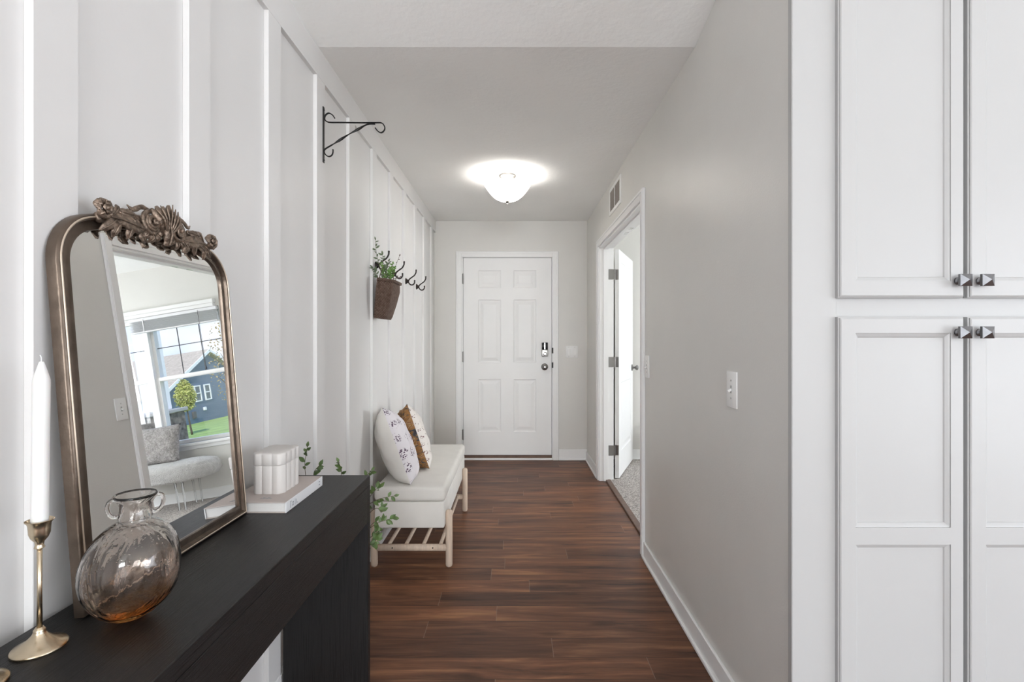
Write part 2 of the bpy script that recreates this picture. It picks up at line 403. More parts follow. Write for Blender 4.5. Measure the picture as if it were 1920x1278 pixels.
bm = box(XL-.12, XK+.12, YB-.12, YF+.15, -.1, 0); struct('floor', bm, M['floor'])
bm = box(.835, XK, 2.09, YF, 0, .012); struct('floor_office', bm, M['carpet'])
bm = prism(newbm(), [(YF+.15, H), (YV, H), (-2.5, vz(-2.5)), (YB-.12, vz(YB)), (YB-.12, vz(YB)+.15), (-2.5, vz(-2.5)+.15), (YV, H+.15), (YF+.15, H+.15)], 'X', XL-.12, XK+.12)
struct('ceiling', bm, M['ceiling'])
# left wall
bm = prism(newbm(), [(-1.2, 0), (YF+.15, 0), (YF+.15, H), (YV, H), (-1.2, vz(-1.2))], 'X', XL-.12, XL)
bx(bm, XL-.12, XL, YB-.12, -4.4, 0, vz(YB)); bx(bm, XL-.12, XL, -4.4, -1.2, 0, .55); prism(bm, [(-4.4, 2.25), (-1.2, 2.25), (-1.2, vz(-1.2)), (-2.5, vz(-2.5)), (-4.4, vz(YB))], 'X', XL-.12, XL)
WL = struct('wall_left', bm, M['panel_white'])
k = -8
while True:
    y0 = .849+.406*k - .0015; k += 1
    if y0 > 4.95: break
    if y0 < -1.2: continue
    obj('batten', box(XL, XB, y0, y0+.089, .090, 2.322, .0012), M['panel_white'], WL)
obj('frieze_board', prism(newbm(), [(-1.2, 2.322), (YF, 2.322), (YF, H), (-1.2, H)], 'X', XL, XB), M['panel_white'], WL)
struct('baseboard_left', box(XL, XB+.004, -1.2, YF-.02, 0, .090, .003), M['white'])
# far wall with front door hole and office window hole
DX0, DX1, DZ1 = -.545, .400, 2.085      # rough opening of front door
WX0, WX1, WZ0, WZ1 = 1.49, 3.14, .60, 1.95
bm = newbm(); y0, y1 = YF, YF+.15
for r in ((XL-.12, DX0, 0, H), (DX0, DX1, DZ1, H), (DX1, WX0, 0, H), (WX0, WX1, 0, WZ0), (WX0, WX1, WZ1, H), (WX1, XK+.12, 0, H)):
    bx(bm, r[0], r[1], y0, y1, r[2], r[3])
struct('wall_far', bm, M['wall'])
# right wall with office double-door opening
OY0, OY1, OZ1 = 2.93, 4.43, 2.04
bm = newbm()
prism(bm, [(1.37, 0), (OY0, 0), (OY0, H), (YV, H), (1.37, vz(1.37))], 'X', XR, XR+.115)
bx(bm, XR, XR+.115, OY0, OY1, OZ1, H); bx(bm, XR, XR+.115, OY1, YF, 0, H)
struct('wall_right', bm, M['wall'])
# wall between office and kitchen, side wall and rear wall
struct('wall_kitchen', prism(newbm(), [(1.97, 0), (2.09, 0), (2.09, H), (2.08, H), (1.97, vz(1.97))], 'X', XR+.115, XK), M['wall'])
bm = newbm(); SY0, SY1, SZ0, SZ1 = -3.6, .6, .1, 2.35
bx(bm, XK, XK+.12, YB, SY0, 0, vz(YB)); bx(bm, XK, XK+.12, SY0, SY1, 0, SZ0); bx(bm, XK, XK+.12, SY1, YV, 0, H)
prism(bm, [(SY0, SZ1), (SY1, SZ1), (SY1, vz(SY1)), (-2.5, vz(-2.5)), (SY0, vz(SY0))], 'X', XK, XK+.12)
prism(bm, [(SY1, H), (YV, H), (SY1, vz(SY1))], 'X', XK, XK+.12); 
for q in ((YV, 2.85, 0, H), (4.35, YF, 0, H), (2.85, 4.35, 0, .7), (2.85, 4.35, 2.0, H)): bx(bm, XK, XK+.12, *q)
struct('wall_side', bm, M['wall'])
bm = newbm(); RX0, RX1, RZ0, RZ1 = -.75, 2.5, .3, 2.9
for r in ((XL, RX0, 0, 4), (RX1, XK, 0, 4), (RX0, RX1, 0, RZ0), (RX0, RX1, RZ1, 4)): bx(bm, r[0], r[1], YB-.12, YB, r[2], r[3])
struct('wall_rear', bm, M['wall'])

def simple_window(name, axis, pos, a0, a1, z0, z1, n):
    r = empty(name, (0, 0, 0), kind='structure')
    bm = newbm(); t_ = .05
    def B(bm, p0, p1, q0, q1, zz0, zz1):
        if axis == 'Y': bx(bm, p0, p1, q0, q1, zz0, zz1)
        else: bx(bm, q0, q1, p0, p1, zz0, zz1)
    B(bm, a0, a1, pos-.03, pos+.03, z0, z0+t_); B(bm, a0, a1, pos-.03, pos+.03, z1-t_, z1)
    for i in range(n+1):
        c = a0+(a1-a0)*i/n; B(bm, max(a0, c-t_/2), min(a1, c+t_/2), pos-.03, pos+.03, z0+t_, z1-t_)
    obj('window_frame', bm, M['white'], r)
    bm = newbm(); B(bm, a0+.02, a1-.02, pos-.002, pos+.002, z0+.02, z1-.02); obj('pane', bm, M['glass'], r)
simple_window('window_2', 'Y', YB-.07, RX0, RX1, RZ0, RZ1, 3)
simple_window('window_3', 'X', XK+.07, SY0, SY1, SZ0, SZ1, 2)
simple_window('window_5', 'X', XL-.07, -4.4, -1.2, .55, 2.25, 2)
simple_window('window_4_added', 'X', XK+.07, 2.85, 4.35, .7, 2.0, 2)  # unseen office window, added only to let in the side lamp

# baseboards with shoe moulding
def baseboard(name, path, nrm, h=.094):
    (x0, y0), (x1, y1) = path; bm = newbm(); t1, t2 = .012, .022
    lo = lambda a, b: (min(a, b), max(a, b))
    if nrm[0]:
        s = nrm[0]; a, b = lo(x0, x0+s*t1)
        bx(bm, a, b, y0, y1, 0, h, .003); a, b = lo(x0+s*t1*.9, x0+s*t2); bx(bm, a, b, y0, y1, 0, .016, .004, 2)
    else:
        s = nrm[1]; a, b = lo(y0, y0+s*t1)
        bx(bm, x0, x1, a, b, 0, h, .003); a, b = lo(y0+s*t1*.9, y0+s*t2); bx(bm, x0, x1, a, b, 0, .016, .004, 2)
    return struct(name, bm, M['white'])
baseboard('baseboard_right', ((XR, 1.375), (XR, 2.868)), (-1, 0))
baseboard('baseboard_right_far', ((XR, 4.492), (XR, YF-.024)), (-1, 0))
baseboard('baseboard_far', ((.449, YF), (XR-.001, YF)), (0, -1), .112)
baseboard('baseboard_far_left', ((XB+.006, YF), (-.600, YF)), (0, -1), .112)
baseboard('baseboard_office', ((XR+.116, YF), (XK, YF)), (0, -1), .11)

# ------------------------------------------------------------ front door
cx0, cx1, cz1 = -.599, .447, 2.129      # casing outside
bm = newbm()
for (a, b, c, d) in ((cx0, cx0+.060, 0, cz1), (cx1-.060, cx1, 0, cz1), (cx0+.060, cx1-.060, cz1-.060, cz1)):
    bx(bm, a, b, YF-.017, YF, c, d, .003, 2)
for (a, b, c, d) in ((cx0+.004, cx0+.022, .004, cz1-.004), (cx1-.022, cx1-.004, .004, cz1-.004), (cx0+.022, cx1-.022, cz1-.022, cz1-.004)):
    bx(bm, a, b, YF-.021, YF-.016, c, d, .002)
struct('trim_1', bm, M['white'])
bm = newbm()    # jamb lining
bx(bm, DX0, -.5285, YF-.002, YF+.14, 0, DZ1); bx(bm, .3815, DX1, YF-.002, YF+.14, 0, DZ1); bx(bm, -.5285, .3815, YF-.002, YF+.14, 2.0665, DZ1)
bx(bm, -.5285, -.515, YF+.047, YF+.06, .03, 2.0665); bx(bm, .368, .3815, YF+.047, YF+.06, .03, 2.0665); bx(bm, -.515, .368, YF+.047, YF+.06, 2.053, 2.0665)
struct('trim_2', bm, M['white'])
D1 = empty('door_1', (0, YF, .05), kind='structure')
P = []
for (xa, xb) in ((-.371, -.140), (-.011, .219)):
    for (za, zb) in ((1.757, 1.936), (.993, 1.637), (.286, .824)): P.append((xa, xb, za, zb))
tr = Matrix.Translation((0, YF+.002, 0))
bm = panel_board(newbm(), -.5245, .3765, .052, 2.062, .042, P, [(.005, .006), (.012, .008), (.020, .008), (.052, .0015)], ((0, 0), (.001, .001)), tr)
obj('door_slab', bm, M['door_white'], D1)
for z in (1.849, 1.053, .26):
    bm = newbm(); tube(bm, [(-.5265, YF-.008, z-.052), (-.5265, YF-.008, z+.052)], .006, 10)
    tube(bm, [(-.5265, YF-.008, z-.056), (-.5265, YF-.008, z+.056)], .0035, 8)
    bx(bm, -.538, -.527, YF-.003, YF+.001, z-.05, z+.05)
    obj('hinge', bm, M['dknickel'], D1, angle=40)
DB = obj('deadbolt', box(.273, .341, YF-.028, YF+.002, 1.056, 1.128, .008, 3), M['nickel'], D1, angle=40)
obj('keypad', box(.276, .338, YF-.030, YF+.002, 1.127, 1.199, .005, 2), M['black_gloss'], DB, angle=40)
obj('keypad_strip', box(.303, .309, YF-.033, YF-.026, 1.13, 1.196, .001), M['chrome'], DB)
bm = newbm(); lathe(bm, [(.020, 0), (.020, -.008), (.012, -.012), (.010, -.018)], (.307, YF-.028, 1.085), 24, 'Y')
bx(bm, .302, .312, YF-.060, YF-.044, 1.068, 1.102, .003, 2)
obj('thumb_turn', bm, M['chrome'], DB, angle=40)
bm = newbm(); lathe(bm, [(.035, 0), (.035, -.006), (.030, -.010), (.014, -.013), (.011, -.028), (.020, -.038), (.027, -.050), (.026, -.060), (.018, -.067), (.008, -.069)], (.306, YF+.002, .951), 32, 'Y')
obj('door_knob', bm, M['dknickel'], D1, angle=40)
bm = newbm(); lathe(bm, [(.010, 0), (.009, -.003), (.004, -.004)], (.306, YF-.067, .951), 16, 'Y'); obj('knob_button', bm, M['chrome'], D1, angle=40)
for z in (1.116, .969):
    obj('strike_plate', box(.379, .3935, YF-.019, YF+.003, z-.028, z+.028, .002), M['black_metal'], D1)
bm = newbm(); bx(bm, -.5285, .3815, YF-.012, YF+.12, 0, .020, .004)
struct('trim_3', bm, M['white'])
struct('trim_4', box(-.5285, .3815, YF+.004, YF+.11, .020, .046), M['brownwood'])

# ------------------------------------------------------------ office doorway
bm = newbm(); cw = .060
for (a, b, c, d) in ((OY0-cw, OY0, 0, OZ1+cw), (OY1, OY1+cw, 0, OZ1+cw), (OY0, OY1, OZ1, OZ1+cw)):
    bx(bm, XR-.016, XR, a, b, c, d, .003, 2)
for (a, b, c, d) in ((OY0-cw+.004, OY0-cw+.02, .004, OZ1+cw-.004), (OY1+cw-.02, OY1+cw-.004, .004, OZ1+cw-.004), (OY0-cw+.02, OY1+cw-.02, OZ1+cw-.02, OZ1+cw-.004)):
    bx(bm, XR-.020, XR-.015, a, b, c, d, .002)
struct('trim_5', bm, M['white'])
bm = newbm()
bx(bm, XR-.002, XR+.117, OY0, OY0+.012, 0, OZ1); bx(bm, XR-.002, XR+.117, OY1-.012, OY1, 0, OZ1); bx(bm, XR-.002, XR+.117, OY0+.012, OY1-.012, OZ1-.014, OZ1)
bx(bm, XR+.035, XR+.070, OY0+.012, OY0+.022, 0, OZ1-.014); bx(bm, XR+.035, XR+.070, OY1-.022, OY1-.012, 0, OZ1-.014); bx(bm, XR+.035, XR+.070, OY0+.022, OY1-.022, OZ1-.024, OZ1-.014)
struct('trim_6', bm, M['white'])
bm = newbm()
for (a, b, c, d) in ((OY0-cw, OY0, 0, OZ1+cw), (OY1, OY1+cw, 0, OZ1+cw), (OY0, OY1, OZ1, OZ1+cw)):
    bx(bm, XR+.115, XR+.125, a, b, c, d, .003, 2)
struct('trim_7', bm, M['white'])
for y in (3.62, 3.78):
    bm = newbm(); bx(bm, .815, .845, y-.028, y+.028, OZ1-.0165, OZ1-.0135, .001); o = tag(obj('ball_catch_plate', bm, M['nickel']), 'small metal ball catch plate under the double doorway head, ' + ('nearer the camera' if y < 3.7 else 'farther from the camera'), 'catch plate', 'ball catch plates under the doorway head')
    o.name = 'ball_catch_plate'
struct('trim_8', box(.793, .838, OY0+.004, OY1-.004, 0, .013, .004), M['brownwood'])
# open leaf
HX, HY = .909, 4.420
ang = math.atan2(5.105-HY, 1.188-HX)
D2 = empty('door_2', (HX, HY, .02), ang, kind='structure')
LW = .755
tr = Matrix.Translation((HX, HY, .02)) @ Matrix.Rotation(ang, 4, 'Z')
P2 = [(.115, LW-.115, 1.03, 1.90), (.115, LW-.115, .22, .83)]
bm = panel_board(newbm(), .008, LW, 0, 2.0, .035, P2, [(.006, .006), (.014, .008), (.022, .008), (.055, .002)], ((0, 0), (.001, .001)), tr)
obj('door_slab', bm, M['door_white'], D2)
def L2W(x, y, z): return tr @ Vector((x, y, z))
bm = newbm()
a = tr.to_3x3()
def lathe_local(prof, c, k=24):
    bm = newbm(); lathe(bm, prof, (0, 0, 0), k, 'Y'); bm.transform(tr @ Matrix.Translation(c)); return bm
obj('door_knob', lathe_local([(.032, 0), (.032, -.006), (.028, -.009), (.012, -.012), (.010, -.028), (.019, -.036), (.026, -.048), (.024, -.058), (.012, -.065)], (LW-.065, 0, .93)), M['dknickel'], D2, angle=40)
for z in (1.80, 1.035, .265):
    bm = newbm()
    bx(bm, XR+.078, XR+.114, OY1-.0145, OY1-.011, z-.045, z+.045, .0012)
    tube(bm, [(XR+.134, OY1-.012, z-.045), (XR+.134, OY1-.012, z+.045)], .0055, 10); bx(bm, XR+.112, XR+.134, OY1-.0145, OY1-.0125, z-.044, z+.044)
    h = obj('hinge', bm, M['dknickel'], D2, angle=40)
    bm = newbm(); bx(bm, 0, .0015, .004, .034, z-.02-.045, z-.02+.045); bm.transform(tr @ Matrix.Translation((.0055, 0, 0))); obj('hinge_leaf', bm, M['dknickel'], D2)

# air vent
V = empty('air_vent', (XR, 3.72, 2.285)); tag(V, 'white wall air vent grille above the open double doorway', 'vent')
bm = newbm(); vy0, vy1, vz0, vz1 = 3.515, 3.925, 2.185, 2.385
for (a, b, c, d) in ((vy0, vy1, vz0, vz0+.026), (vy0, vy1, vz1-.026, vz1), (vy0, vy0+.028, vz0+.026, vz1-.026), (vy1-.028, vy1, vz0+.026, vz1-.026), (3.716, 3.728, vz0+.026, vz1-.026)):
    bx(bm, XR-.008, XR, a, b, c, d, .0015)
obj('vent_frame', bm, M['plastic'], V)
obj('vent_shade_sheet', box(XR-.002, XR-.0005, vy0+.02, vy1-.02, vz0+.02, vz1-.02), M['dark'], V)  # flat dark sheet on the wall, duct shade put in as colour
bm = newbm()
for i in range(15):
    z = vz0+.032+(vz1-vz0-.064)*i/14
    for (ya, yb) in ((vy0+.027, 3.717), (3.727, vy1-.027)):
        prism(bm, [(XR-.0075, z+.004), (XR-.0065, z+.005), (XR-.0005, z-.003), (XR-.0015, z-.004)], 'Y', ya, yb)
obj('vent_louvres', bm, mat('bronze_grey_louvre', (.22, .19, .17), .5), V)

# ------------------------------------------------------------ light switches
def switch(loc, facing, label, kinds=('toggle',)):
    """facing '-X' or '-Y'"""
    o = empty('light_switch', loc); tag(o, label, 'light switch')
    R = Matrix.Translation(loc) @ (Matrix.Rotation(-PI/2, 4, 'Z') if facing == '-X' else Matrix.Identity(4))
    W = .080 if len(kinds) == 1 else .124; Hh = .124
    bm = box(-W/2, W/2, -.006, 0, -Hh/2, Hh/2, .003, 2); bm.transform(R); obj('switch_plate', bm, M['plastic'], o, angle=35)
    for i, kd in enumerate(kinds):
        cx = 0 if len(kinds) == 1 else (-.031, .031)[i]
        if kd == 'toggle':
            bm = box(-.005, .005, -.0072, -.005, -.013, .013); bm.transform(R @ Matrix.Translation((cx, 0, 0))); obj('toggle_slot', bm, M['screw'], o)
            bm = box(-.004, .004, -.020, -.004, -.004, .004, .0015); bm.transform(R @ Matrix.Translation((cx, 0, .003)) @ Matrix.Rotation(.5, 4, 'X')); obj('toggle', bm, M['plastic'], o)
        else:
            bm = box(-.0165, .0165, -.0095, -.005, -.033, .033, .002); bm.transform(R @ Matrix.Translation((cx, 0, 0)) @ Matrix.Rotation(.05, 4, 'X')); obj('rocker', bm, M['plastic'], o)
        for z in (.030, -.030) if kd == 'toggle' else (.048, -.048):
            bm = lathe(newbm(), [(.0032, -.0055), (.0030, -.0075)], (cx, 0, z), 12, 'Y'); bm.transform(R); obj('plate_screw', bm, M['screw'], o)
switch((XR, 1.718, 1.072), '-X', 'white single toggle light switch on the bare wall nearest the white cabinet')
switch((XR, 2.818, 1.087), '-X', 'white single toggle light switch right beside the doorway casing')
switch((.583, YF, 1.104), '-Y', 'white double rocker light switch to the right of the front door', ('rocker', 'rocker'))

# ------------------------------------------------------------ ceiling light
LX, LY = -.053, 3.716
CL = empty('ceiling_light', (LX, LY, H)); tag(CL, 'semi flush ceiling light with frosted glass bowl and nickel canopy', 'ceiling light')
bm = lathe(newbm(), [(.066, H), (.066, H-.006), (.060, H-.016), (.035, H-.028), (.012, H-.033)], (LX, LY, 0), 40); obj('canopy', bm, M['nickel'], CL, angle=40)
obj('stem', tube(newbm(), [(LX, LY, H-.03), (LX, LY, 2.232)], .005, 10), M['nickel'], CL, smooth=True)
prof = []
for i in range(15):
    a = i/14*PI/2; prof.append((.168*math.sin(a)**.92, 2.363-.118*(1-math.sin(a)**2.2)))
inner = [(max(r-.004, .001), z+.004) for r, z in prof][::-1]
bm = lathe(newbm(), [(.001, prof[0][1])] + prof[1:], (LX, LY, 0), 48, cap=False)
m = bpy.data.materials.new('frosted_alabaster_glass'); m.use_nodes = True; t = m.node_tree; t.nodes.clear()
o_ = t.nodes.new('ShaderNodeOutputMaterial'); tl = t.nodes.new('ShaderNodeBsdfTranslucent'); df = t.nodes.new('ShaderNodeBsdfDiffuse'); em = t.nodes.new('ShaderNodeEmission'); gs = t.nodes.new('ShaderNodeBsdfGlossy'); gs.inputs['Roughness'].default_value = .2
tl.inputs['Color'].default_value = (.95, .90, .84, 1); df.inputs['Color'].default_value = (.85, .82, .78, 1); em.inputs['Color'].default_value = (1, .93, .85, 1); em.inputs['Strength'].default_value = .25
m1 = t.nodes.new('ShaderNodeMixShader'); m1.inputs[0].default_value = .15; m2 = t.nodes.new('ShaderNodeMixShader'); m2.inputs[0].default_value = .05; ad = t.nodes.new('ShaderNodeAddShader')
t.links.new(tl.outputs[0], m1.inputs[1]); t.links.new(df.outputs[0], m1.inputs[2]); t.links.new(m1.outputs[0], m2.inputs[1]); t.links.new(gs.outputs[0], m2.inputs[2])
t.links.new(m2.outputs[0], ad.inputs[0]); t.links.new(em.outputs[0], ad.inputs[1]); t.links.new(ad.outputs[0], o_.inputs[0])
obj('glass_bowl', bm, m, CL, smooth=True)
bm = lathe(newbm(), [(.002, 2.224), (.005, 2.227), (.004, 2.232), (.009, 2.235), (.016, 2.244), (.017, 2.249)], (LX, LY, 0), 24); obj('finial', bm, M['dknickel'], CL, angle=40)
lo = light('ceiling_light_bulb', 'POINT', (0, 0, 0), None, 4.2, .04, col=(1, .96, .91)); lo.parent = CL; lo.location = (.062, -.01, 2.290-H)
lo = light('ceiling_light_bulb', 'POINT', (0, 0, 0), None, 3.4, .04, col=(1, .96, .91)); lo.parent = CL; lo.location = (-.062, .01, 2.290-H)

# ------------------------------------------------------------ pantry cabinet
PX0, PX1 = .7375, 1.55
PC = empty('pantry_cabinet', (1.15, 1.35, 0)); tag(PC, 'tall white pantry cabinet with paired shaker doors and pewter knobs', 'cabinet')
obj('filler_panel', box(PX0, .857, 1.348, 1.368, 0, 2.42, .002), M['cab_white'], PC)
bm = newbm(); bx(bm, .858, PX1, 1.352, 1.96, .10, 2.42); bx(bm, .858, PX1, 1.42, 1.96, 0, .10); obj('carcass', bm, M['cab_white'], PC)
dx = [(.8535, 1.1815), (1.1955, 1.5235)]
for i, (a, b) in enumerate(dx):
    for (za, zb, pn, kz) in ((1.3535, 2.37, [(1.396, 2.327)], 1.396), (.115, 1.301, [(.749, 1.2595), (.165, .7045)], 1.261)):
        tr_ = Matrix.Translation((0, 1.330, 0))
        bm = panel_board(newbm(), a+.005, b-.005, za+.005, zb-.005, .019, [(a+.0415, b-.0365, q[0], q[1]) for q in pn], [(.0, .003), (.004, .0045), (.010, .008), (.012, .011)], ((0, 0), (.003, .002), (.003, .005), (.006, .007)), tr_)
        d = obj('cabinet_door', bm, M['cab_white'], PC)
        kx = 1.163 if i == 0 else 1.218+.002
        bm = newbm(); s = .0155; y = 1.330-.026
        lathe(bm, [(.010, 0), (.010, -.004), (.0065, -.007), (.0065, -.020)], (kx, 1.330, kz), 20, 'Y')
        vs = [bm.verts.new((kx+q*s, y, kz+r*s)) for q, r in ((-1, -1), (1, -1), (1, 1), (-1, 1))]
        vb = [bm.verts.new((kx+q*s, y+.007, kz+r*s)) for q, r in ((-1, -1), (1, -1), (1, 1), (-1, 1))]
        ap = bm.verts.new((kx, y-.010, kz))
        for q in range(4): bm.faces.new((vs[q], vs[(q+1) % 4], ap)); bm.faces.new((vs[q], vb[q], vb[(q+1) % 4], vs[(q+1) % 4]))
        bm.faces.new(vb)
        obj('knob', bm, M['pewter'], d)

# ------------------------------------------------------------ console table
TZ = .770; TX0, TX1, TY0, TY1 = -.795, -.503, .52, 1.763
CT = empty('console_table', (-.65, 1.14, 0)); tag(CT, 'narrow black woodgrain console table against the board and batten wall', 'table')
obj('tabletop', box(TX0, TX1, TY0, TY1, TZ-.033, TZ, .0015), M['table'], CT)
obj('apron', box(TX1-.020, TX1, TY0+.026, TY1-.026, TZ-.155, TZ-.0335, .0008), M['table'], CT)
obj('side_panel', box(TX0, TX1, TY1-.025, TY1, 0, TZ-.0335, .001), M['table_v'], CT)
obj('side_panel', box(TX0, TX1, TY0, TY0+.025, 0, TZ-.0335, .001), M['table_v'], CT)
obj('back_rail', box(TX0, TX0+.02, TY0+.026, TY1-.026, TZ-.155, TZ-.0335), M['table'], CT)

# ------------------------------------------------------------ leaning arched mirror
th, yw = math.radians(4.65), math.radians(.5)
nv = Vector((math.cos(th)*math.cos(yw), -math.cos(th)*math.sin(yw), math.sin(th)))
uv = Vector((math.sin(yw), math.cos(yw), 0)); vv = nv.cross(uv)
O = Vector((-.733, 1.373, TZ+.0012))
def mp(u, v, d): return O+uv*u+vv*v+nv*d
UC = -.256; HWD = .256
half = []
half.append((-HWD, 0)); half.append((-HWD, .30))
for i in range(11):
    a = math.radians(180-72*i/10); half.append((-HWD+.10+.10*math.cos(a), .61+.10*math.sin(a)))
pk = .735; ue, ve = half[-1]
for i in range(1, 9):
    u = ue*(1-i/8); half.append((u, pk-(pk-ve)*(u/ue)**2))
outline = half + [(-u, v) for u, v in half[:-1][::-1]]
def offset_outline(wd):
    n = len(outline); res = []
    for i in range(n):
        p0 = Vector(outline[i-1]); p1 = Vector(outline[i]); p2 = Vector(outline[(i+1) % n])
        d1 = (p1-p0).normalized(); d2 = (p2-p1).normalized()
        n1 = Vector((d1.y, -d1.x)); n2 = Vector((d2.y, -d2.x)); nn = (n1+n2).normalized()
        res.append(p1+nn*wd/max(.3, nn.dot(n1)))
    return res
MR = empty('arched_mirror', (-.74, 1.117, TZ)); tag(MR, 'arched mirror in antique bronze frame with carved crown leaning on the wall', 'mirror')
prof = [(0, -.011), (0, .005), (.002, .0085), (.006, .0105), (.011, .009), (.014, .002), (.019, .0035), (.026, .006), (.0295, .005), (.031, -.001), (.031, -.011)]
bm = newbm(); rings = []
for (wd, d) in prof: rings.append([bm.verts.new(mp(UC+q.x, q.y, d)) for q in offset_outline(wd)])
n = len(outline)
for i in range(len(rings)):
    A, B = rings[i], rings[(i+1) % len(rings)]
    for j in range(n): bm.faces.new((A[j], A[(j+1) % n], B[(j+1) % n], B[j]))
FR = obj('frame', bm, M['bronze'], MR, angle=50)
bd = [mp(UC+q.x, q.y, .0100) for q in offset_outline(.0065)]
obj('gilt_bead', tube(newbm(), bd, .0019, 6, closed=True, up=nv), M['gilt'], MR, smooth=True)
bm = newbm(); ol = offset_outline(.030); bm.faces.new([bm.verts.new(mp(UC+q.x, q.y, 0)) for q in ol]); r = bmesh.ops.extrude_face_region(bm, geom=bm.faces[:])
for v in [g for g in r['geom'] if isinstance(g, bmesh.types.BMVert)]: v.co -= nv*.004
obj('mirror_glass', bm, M['mirror'], MR)
bm = newbm(); bm.faces.new([bm.verts.new(mp(UC+q.x, q.y, -.005)) for q in ol]); r = bmesh.ops.extrude_face_region(bm, geom=bm.faces[:])
for v in [g for g in r['geom'] if isinstance(g, bmesh.types.BMVert)]: v.co -= nv*.004
obj('backing_board', bm, M['dark'], MR)
# crown carving
def arcv(u):  # height of the frame's top centre-line
    return pk-(pk-ve)*(u/ue)**2 - .012
M['carving'] = mat('antique_bronze_carving', (.23, .175, .135), .36, metal=.7, var=.45, vscale=70, bump=.35, bscale=130)
bm = newbm()
def lobe(pts, w0, thick=.006, k=10, ridge=True):
    P_ = spline([mp(UC+a, b, c) for a, b, c in pts], 7); n = len(P_)
    Wd = []; Th = []
    for i in range(n):
        s = i/(n-1); q = (.42+.58*math.sin(PI*min(1, s*.95))**1.0)*math.sqrt(max(0, 1-s**6)); q *= 1+.10*math.sin(s*26)
        Wd.append(max(w0*1.25*q, .0015)); Th.append(max(thick*.62*(.45+.55*q), .0012))
    tube(bm, P_, Th, k, Wd, up=nv)
    if ridge: tube(bm, [p+nv*thick*.8 for p in P_], [.35*w for w in Th], 6, [.22*w for w in Wd], up=nv)
def spiral(c, r0, turns, sgn, a0, rt=.004, d=.022):
    P_ = []; R_ = []; n = int(turns*16)
    for i in range(n+1):
        s = i/n; a = a0+sgn*turns*2*PI*s; r = r0*(1-s*.86)
        P_.append(mp(UC+c[0]+r*math.cos(a), c[1]+r*math.sin(a), d+s*.010)); R_.append(rt*(1-.3*s))
    tube(bm, P_, R_, 8, [q*1.25 for q in R_], up=nv)
    g = bmesh.ops.create_icosphere(bm, subdivisions=2, radius=.005); 
    for v in g['verts']: v.co = v.co+mp(UC+c[0], c[1], d+.010)
vc = arcv(0)
# central shell: fanned flutes
for i in range(7):
    s = (i-3)/3; a = PI/2 - s*.50
    L = .052*(1-.15*abs(s)+.05*(i % 2)); b0 = (s*.008, vc-.018, .022)
    lobe([b0, (s*.014+math.cos(a)*L*.5, vc-.012+math.sin(a)*L*.5, .030), (s*.018+math.cos(a)*L, vc-.010+math.sin(a)*L, .022+.012*(1-abs(s)))], .0092, .012)
lobe([(0, vc-.045, .022), (0, vc-.02, .030), (0, vc+.01, .026)], .011, .010)
for sg in (-1, 1):
    spiral((sg*.040, vc-.004), .026, 1.9, -sg, PI/2, .0046, .020)
    spiral((sg*.040, vc-.004), .019, 1.3, -sg, PI/2+.6, .0030, .024)
    for j in range(5):        # leaf fringe round the scroll
        a = -PI/2+ (j-2)*.55*sg
        lobe([(sg*.040+.020*math.cos(a), vc-.004+.020*math.sin(a), .018), (sg*.040+.034*math.cos(a), vc-.006+.030*math.sin(a), .022), (sg*.044+.043*math.cos(a), vc-.008+.036*math.sin(a), .014)], .0068, .0045)
    # S-stem along the arch out to the rosette
    lobe([(sg*.030, vc+.024, .018), (sg*.062, vc+.026, .020), (sg*.085, arcv(.09)+.022, .018), (sg*.098, arcv(.1)+.030, .016)], .0045, .004, ridge=False)
    lobe([(sg*.055, vc-.020, .016), (sg*.085, arcv(.085)-.014, .024), (sg*.115, arcv(.115)-.004, .022), (sg*.150, arcv(.15)+.004, .016)], .013, .007)
    lobe([(sg*.070, vc-.006, .016), (sg*.098, arcv(.1)-.018, .022), (sg*.104, arcv(.1)-.040, .016)], .009, .005)
    lobe([(sg*.080, vc+.004, .018), (sg*.105, arcv(.105)+.010, .024), (sg*.130, arcv(.13)+.018, .018)], .008, .005)
    lobe([(sg*.062, vc-.018, .016), (sg*.070, vc-.036, .022), (sg*.058, vc-.048, .018)], .008, .005)
    lobe([(sg*.115, arcv(.115)-.006, .016), (sg*.136, arcv(.136)-.018, .022), (sg*.140, arcv(.14)-.036, .014)], .008, .005)
    lobe([(sg*.128, arcv(.128)+.002, .016), (sg*.150, arcv(.15)-.010, .022), (sg*.170, arcv(.17)-.020, .014)], .008, .005)
    lobe([(sg*.140, arcv(.14)+.006, .018), (sg*.128, arcv(.128)+.020, .020), (sg*.122, arcv(.122)+.026, .014)], .006, .004)
    tube(bm, spline([mp(UC+sg*a, arcv(a)+.004, .012) for a in (.02, .06, .10, .14, .17)], 5), .006, 8, .010, up=nv)
obj('crown_carving', bm, M['carving'], MR, smooth=True)
for sg in (-1, 1):
    bm = newbm(); c = (sg*.166, arcv(.166)+.020)
    for j in range(5):
        a = j*2*PI/5+.3
        lobe([(c[0]+.004*math.cos(a), c[1]+.004*math.sin(a), .018), (c[0]+.013*math.cos(a), c[1]+.013*math.sin(a), .028), (c[0]+.021*math.cos(a), c[1]+.019*math.sin(a), .020)], .0105, .0045)
    for j in range(4):
        a = j*PI/2
        lobe([(c[0], c[1], .024), (c[0]+.007*math.cos(a), c[1]+.007*math.sin(a), .033), (c[0]+.010*math.cos(a), c[1]+.010*math.sin(a), .030)], .005, .003, ridge=False)
    g = bmesh.ops.create_icosphere(bm, subdivisions=2, radius=.0055)
    for v in g['verts']: v.co = v.co+mp(UC+c[0], c[1], .030)
    obj('rosette', bm, M['carving'], MR, smooth=True)

